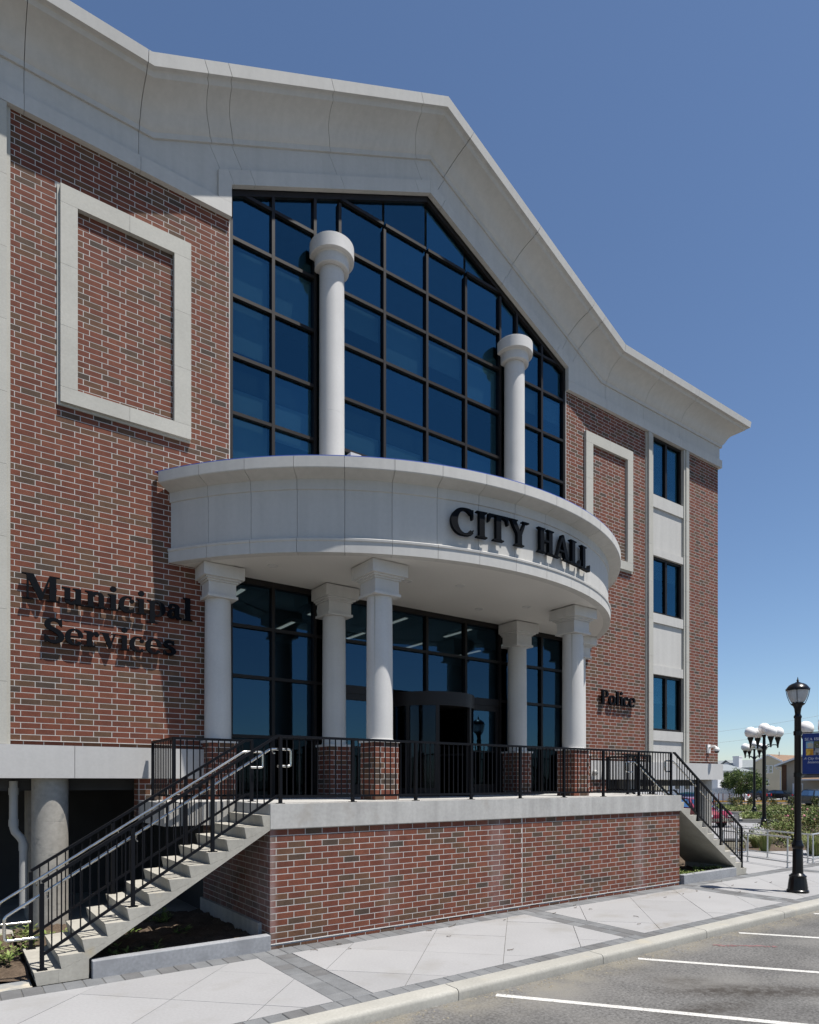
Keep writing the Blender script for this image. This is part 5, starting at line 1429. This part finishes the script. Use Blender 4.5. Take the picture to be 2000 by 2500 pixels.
# tan two-storey house
t = gable_house('house', 'tan two-storey house with a brown shingle gable roof behind the globe lamps', at(1876, 108), 4.4, 10, 5.75, 6.85, m_tan, m_shing, over=.12)
for y0, y1, z0, z1 in ((-.02, .62, 3.9, 5.2), (-.74, -.1, 3.9, 5.2), (-.15, .42, 1.8, 2.85)): hwin(t, 0, y0, y1, z0, z1)
mb = MB(); mb.box(2.6, 2.7, -.55, -.45, 6.6, 7.5); local(mb, 'roof_pipe', m_pvc, t)
mb = MB(); mb.box(-.03, .02, -2.15, 2.15, -.1, .75); local(mb, 'plinth', m_beige, t)
# beige building with a brick corner and gutter
t = gable_house('house', 'low beige building with a brick corner, white gutter and wide gable roof', at(1990, 86), 8.2, 14, 4.85, 6.35, m_beige, m_gshing, over=.75)
mb = MB(); mb.box(-.06, .3, 3.55, 4.16, -.2, 4.8); local(mb, 'brick_corner', m_brick[4], t)
mb = MB(); mb.tube([(-.42, 4.75, 4.5), (-.42, 4.6, 4.3), (-.15, 4.28, 4.05), (-.12, 4.28, 0)], .06, 8); local(mb, 'downspout', m_wtrim, t)
mb = MB(); mb.box(-.06, .0, 1.55, 2.45, 0, 2.15); d_ = local(mb, 'door', m_beige, t)
for y0, y1, z0, z1 in ((1.45, 1.545, 0, 2.3), (2.455, 2.76, 0, 2.3), (1.545, 2.455, 2.16, 2.3)): mb = MB(); mb.box(-.07, .0, y0, y1, z0, z1); local(mb, 'frame', m_wtrim, d_)
mb = MB(); mb.box(-1.8, -.02, -4.0, .9, 2.72, 2.88); local(mb, 'porch_fascia', m_wtrim, t)
mb = MB(); mb.prism([(-1.8, 2.885), (-.01, 3.6), (-.01, 2.885)], lambda a, b: (a, -4.0, b), lambda a, b: (a, .9, b)); local(mb, 'porch_roof', m_shing, t)
# grey house far left, eave side to the street
t = thing('house', 'grey house with white dormer and tall white chimney seen over the tree', 'house', (*at(1790, 122), 0))
mb = MB(); mb.box(0, 8, -3.8, 6, -.2, 5.0); local(mb, 'wall', m_grey, t)
mb = MB(); mb.prism([(-.35, 4.95), (4, 6.45), (8.35, 4.95), (8.35, 5.1), (4, 6.6), (-.35, 5.1)], lambda a, b: (a, -4.1, b), lambda a, b: (a, 6.2, b)); local(mb, 'roof', m_gshing, t)
mb = MB(); mb.box(-1.2, .0, -1.75, -.62, 0, 6.95); mb.box(-1.25, .05, -1.8, -.57, 6.95, 7.2); local(mb, 'chimney', m_wtrim, t)
mb = MB(); mb.yz([(-.85, 0), (2.2, 0), (2.2, 5.2), (.68, 6.2), (-.85, 5.2)], -1.1, -.02); bay_ = local(mb, 'dormer_bay', m_wtrim, t)
mb = MB(); mb.yz([(-1.1, 5.1), (.68, 6.35), (2.45, 5.1), (2.45, 5.28), (.68, 6.55), (-1.1, 5.28)], -1.35, 2.5); local(mb, 'dormer_roof', m_gshing, t)
mb = MB(); mb.yz([(-.5, 5.28), (.68, 6.08), (1.86, 5.28)], -1.16, -1.101); local(mb, 'pediment', m_grey, t)
for y0 in (-.7, .25, 1.2): hwin(t, -1.1, y0, y0 + .8, 3.7, 4.9)
for y0 in (-3.4, -2.6): hwin(t, 0, y0, y0 + .7, 3.7, 4.7)
hwin(t, 0, 3, 3.8, 3.6, 4.7)
# cream house behind the fence
t = gable_house('house', 'pale cream house with an orange roof strip behind the white fence', at(1752, 96), 5.0, 3, 3.6, 4.4, m_cream, m_shing, over=.2)
hwin(t, 0, -.6, .3, 1.2, 2.8); hwin(t, 0, -2.1, -1.3, 1.2, 2.8); hwin(t, 0, 1.2, 2.0, 1.2, 2.8)
t = gable_house('house', 'white house with small windows glimpsed through the right stair railing', at(1690, 92), 7.5, 9, 3.9, 4.9, m_wtrim, m_gshing, over=.2)
for y0 in (-3, -1.6, .2, 1.8): hwin(t, 0, y0, y0 + .9, 1.4, 2.8)
# white sign-like fence and bollards
fx, fy = at(1757, 86.5)
t = thing('fence', 'white board fence with blue-grey panels standing below the tree', 'fence', (fx, fy, 0))
for i in range(6):
    mb = MB(); y1 = 1.15 - i * .52; mb.box(-.03, .03, y1 - .505, y1, .05, 1.75); local(mb, 'board', m_wtrim, t)
m_fpan = M('fence_panel_blue', (0.45, 0.50, 0.54), .8, .1, 4, 0, 1, stain=((0.62, 0.64, 0.62), 5.0, .5, .55))
for i in range(6):
    mb = MB(); y1 = 1.13 - i * .52; mb.box(-.035, -.031, y1 - .48, y1, .95, 1.6); local(mb, 'upper_panel', m_fpan, t)
for y in (1.2, -2.0): mb = MB(); mb.box(-.06, .06, y - .06, y + .06, 0, 1.95); local(mb, 'post', m_wtrim, t)
m_rust = M('bollard_brown', (0.15, 0.07, 0.06), .8, .1, 9, 0, 1)
bl = None
names = ['leftmost of the row, by the stair', 'in front of the fence middle', 'in front of the fence right part', 'below the tree left side', 'below the tree trunk', 'beside the blue car', 'right end of the row']
for i, u in enumerate((1744, 1755, 1765.5, 1782, 1803, 1818, 1834)):
    p = at(u, 85.0)
    if bl is None:
        mb = MB(); mb.lathe([(.055, -.1), (.055, 1.0), (.045, 1.03), (.001, 1.04)], 0, 0, 10); bl = mb.build('bollard', m_rust)
        o = bl
    else: o = bl.copy(); COL.objects.link(o)
    o.location = (*p, 0); tag(o, 'thin brown bollard on the yellow kerb, ' + names[i], 'bollard', 'thin bollards on the far kerb')

# cars
def paint(name, col): return M(name, col, 0.3, 0, 1, 0, 1, spec=0.5, coat=0.6)
m_tyre = M('tyre', (0.015, 0.015, 0.016), .8, 0, 1, 0, 1); m_rim = M('rim', (0.45, 0.46, 0.47), .35, 0, 1, 0, 1, metal=.8)
m_cglass = glass('car_glass', (0.06, 0.07, 0.08), (0.55, 0.65, 0.75), 0.3, 0.9); m_tail = M('tail_light', (0.45, 0.02, 0.02), .3, 0, 1, 0, 1); m_head = M('head_light', (0.7, 0.72, 0.75), .2, 0, 1, 0, 1); m_chrome = M('chrome', (.7, .7, .7), .15, 0, 1, 0, 1, metal=1)
m_wind = glass('sky_windscreen', (0.10, 0.14, 0.18), (0.55, 0.78, 0.95), 0.55, 0.95)
def car(label, loc, rot, mat, kind, glassm=None, extra=None):
    gm = glassm or m_cglass
    t = thing({'pickup': 'pickup_truck'}.get(kind, 'parked_car'), label, 'pickup truck' if kind == 'pickup' else 'car', (*loc, -.02), 'cars parked in the lots', rot)
    L = {'sedan': 4.6, 'suv': 4.6, 'pickup': 5.5}[kind]; W = .9
    low = {'sedan': [(-2.3, .35), (-2.28, .75), (-2.1, .88), (-1.2, .95), (.9, .93), (2.0, .78), (2.25, .62), (2.3, .35)],
           'suv': [(-2.3, .40), (-2.28, .95), (-2.15, 1.05), (-1.0, 1.08), (1.0, 1.06), (2.0, .96), (2.25, .75), (2.3, .40)],
           'pickup': [(-2.75, .5), (-2.74, 1.08), (-.95, 1.10), (-.9, 1.12), (1.2, 1.14), (2.4, 1.08), (2.7, .9), (2.75, .5)]}[kind]
    cab = {'sedan': [(-1.75, .92), (-1.05, 1.40), (-.1, 1.45), (.45, 1.38), (1.15, .94)],
           'suv': [(-2.15, 1.04), (-1.85, 1.62), (-.2, 1.70), (.45, 1.62), (1.15, 1.06)],
           'pickup': [(-.95, 1.10), (-.85, 1.72), (.3, 1.80), (.75, 1.72), (1.4, 1.13)]}[kind]
    wx = {'sedan': (-1.38, 1.40), 'suv': (-1.38, 1.40), 'pickup': (-1.7, 1.75)}[kind]; wr = {'sedan': .32, 'suv': .36, 'pickup': .40}[kind]
    # body side outline with wheel arches
    bot = []
    for c in wx[::-1]:
        bot += [(c + (wr + .07) * math.cos(math.radians(a)), max(.30, wr + (wr + .07) * math.sin(math.radians(a)))) for a in range(0, 181, 20)]
    outl = low + [(low[-1][0], .30)] + bot + [(low[0][0], .30)]
    mb = MB(); n = len(outl)
    for (yy, k) in ((-W, .97), (-W * .86, 1.0), (W * .86, 1.0), (W, .97)):
        ins = .0 if abs(yy) < W else .035
        for (x, z) in outl: mb.v.append((x * (1 - ins * .4), yy, z - (ins if z > .7 else 0)))
    for j in range(3):
        for i in range(n): mb.f.append((j * n + i, (j + 1) * n + i, (j + 1) * n + (i + 1) % n, j * n + (i + 1) % n)); mb.m.append(0)
    mb.f.append(tuple(range(n))); mb.m.append(0); mb.f.append(tuple(range(4 * n - 1, 3 * n - 1, -1))); mb.m.append(0)
    local(mb, 'body', mat, t, 30)
    mb = MB(); m = len(cab)
    for s_ in (-1, 1):
        for (x, z) in cab: mb.v.append((x, s_ * (W * .93 - .20 * (z - cab[0][1]) / .6), z))
    for i in range(m - 1): mb.f.append((i, i + 1, m + i + 1, m + i)); mb.m.append(0)
    mb.f.append(tuple(range(m))[::-1]); mb.m.append(0); mb.f.append(tuple(range(m, 2 * m))); mb.m.append(0)
    local(mb, 'cabin', mat, t, 30)
    def panel(i, name, f0=.08, f1=.92):
        a, b = cab[i], cab[i + 1]; P = []
        for f_ in (.1, .92):
            x, z = a[0] + (b[0] - a[0]) * f_, a[1] + (b[1] - a[1]) * f_; hw = (W * .93 - .20 * (z - cab[0][1]) / .6) * .88
            nx, nz = -(b[1] - a[1]), (b[0] - a[0]); l = math.hypot(nx, nz); P += [(x + nx / l * .012, -hw, z + nz / l * .012), (x + nx / l * .012, hw, z + nz / l * .012)]
        mb = MB(); mb.add(P, [(0, 1, 3, 2)]); local(mb, name, gm, t)
    panel(0, 'rear_window'); panel(m - 2, 'windscreen')
    for s_ in (-1, 1):
        zs0, zs1 = cab[0][1] + .08, max(z for _, z in cab) - .12
        for (xa, xb) in ((cab[0][0] + .45, -.25), (-.18, cab[-1][0] - .42)):
            y0 = s_ * (W * .93 - .20 * (zs0 - cab[0][1]) / .6 + .008); y1 = s_ * (W * .93 - .20 * (zs1 - cab[0][1]) / .6 + .008)
            sl0 = .25 if xa < -.5 else .0; sl1 = .32 if xb > .2 else 0
            if kind == 'pickup' and xa < -.3: xa = -.82; xb = -.1; sl0 = .05
            mb = MB(); mb.add([(xa, y0, zs0), (xb, y0, zs0), (xb - sl1, y1, zs1), (xa + sl0, y1, zs1)], [(0, 1, 2, 3)]); local(mb, 'side_window', gm, t)
        for c in wx:
            mb = MB(); mb.tube([(c, s_ * W * .78, wr), (c, s_ * (W + .01), wr)], wr, 20); wh = local(mb, 'wheel', m_tyre, t, 40)
            mb = MB(); mb.tube([(c, s_ * (W - .05), wr), (c, s_ * (W + .018), wr)], wr * .62, 16); local(mb, 'rim', m_rim, wh, 40)
        mb = MB(); xr = low[0][0]; mb.box(xr - .012, xr + .1, *sorted((s_ * .58, s_ * .88)), .70, .90 if kind == 'sedan' else 1.0); local(mb, 'tail_light', m_tail, t)
        mb = MB(); xr = low[-1][0]; mb.box(xr - .14, xr - .01, *sorted((s_ * .5, s_ * .86)), .62, .74); local(mb, 'headlight', m_head, t)
    mb = MB(); mb.box(low[0][0] - .07, low[0][0] + .1, -.84, .84, .42, .58); local(mb, 'rear_bumper', m_chrome if kind == 'pickup' else mat, t)
    mb = MB(); mb.box(low[-1][0] - .1, low[-1][0] + .05, -.84, .84, .36, .54); local(mb, 'front_bumper', m_chrome if extra == 'chrome' else mat, t)
    if kind == 'pickup':
        mb = MB(); mb.box(-2.62, -1.0, -.74, .74, 1.06, 1.115); local(mb, 'cargo_bed', m_dark, t)
    return t
car('white sedan parked under the tree, mostly hidden behind it', at(1800, 88.6), math.radians(80), paint('white_car', (.62, .63, .64)), 'sedan')
car('dark navy hatchback parked beside the tree trunk with a red tail light', at(1833, 87.3), math.radians(96), paint('navy_car', (.012, .016, .04)), 'suv')
car('black sedan parked nose left in front of the tan house', at(1893, 88.5), math.radians(100), paint('black_car', (.008, .008, .01)), 'sedan')
car('dark navy pickup truck at the right edge, before the beige building', at(1988, 66.5), math.radians(62), paint('pickup_paint', (.012, .018, .035)), 'pickup')
car('dark red car with a sky-blue windscreen parked beyond the right stair', at(1692, 39), math.radians(-110), paint('red_car', (.20, .008, .03)), 'suv', m_wind, 'chrome')
car('dark teal van parked behind the red car', at(1672, 56), math.radians(120), paint('teal_car', (.02, .09, .10)), 'suv')
# power lines
for i, (z0, z1) in enumerate(((7.4, 9.7), (6.3, 8.4))):
    a, b = at(1600, 74), at(2150, 60); mb = MB(); mid = ((a[0] + b[0]) / 2, (a[1] + b[1]) / 2)
    mb.tube([(a[0] + (b[0] - a[0]) * k / 12, a[1] + (b[1] - a[1]) * k / 12, z0 + (z1 - z0) * k / 12 - .35 * math.sin(math.pi * k / 12)) for k in range(13)], .010, 5)
    tag(mb.build('power_line', m_pvc), ['upper overhead wire crossing the sky behind the globe lamps', 'lower overhead wire crossing the sky behind the globe lamps'][i], 'wire')
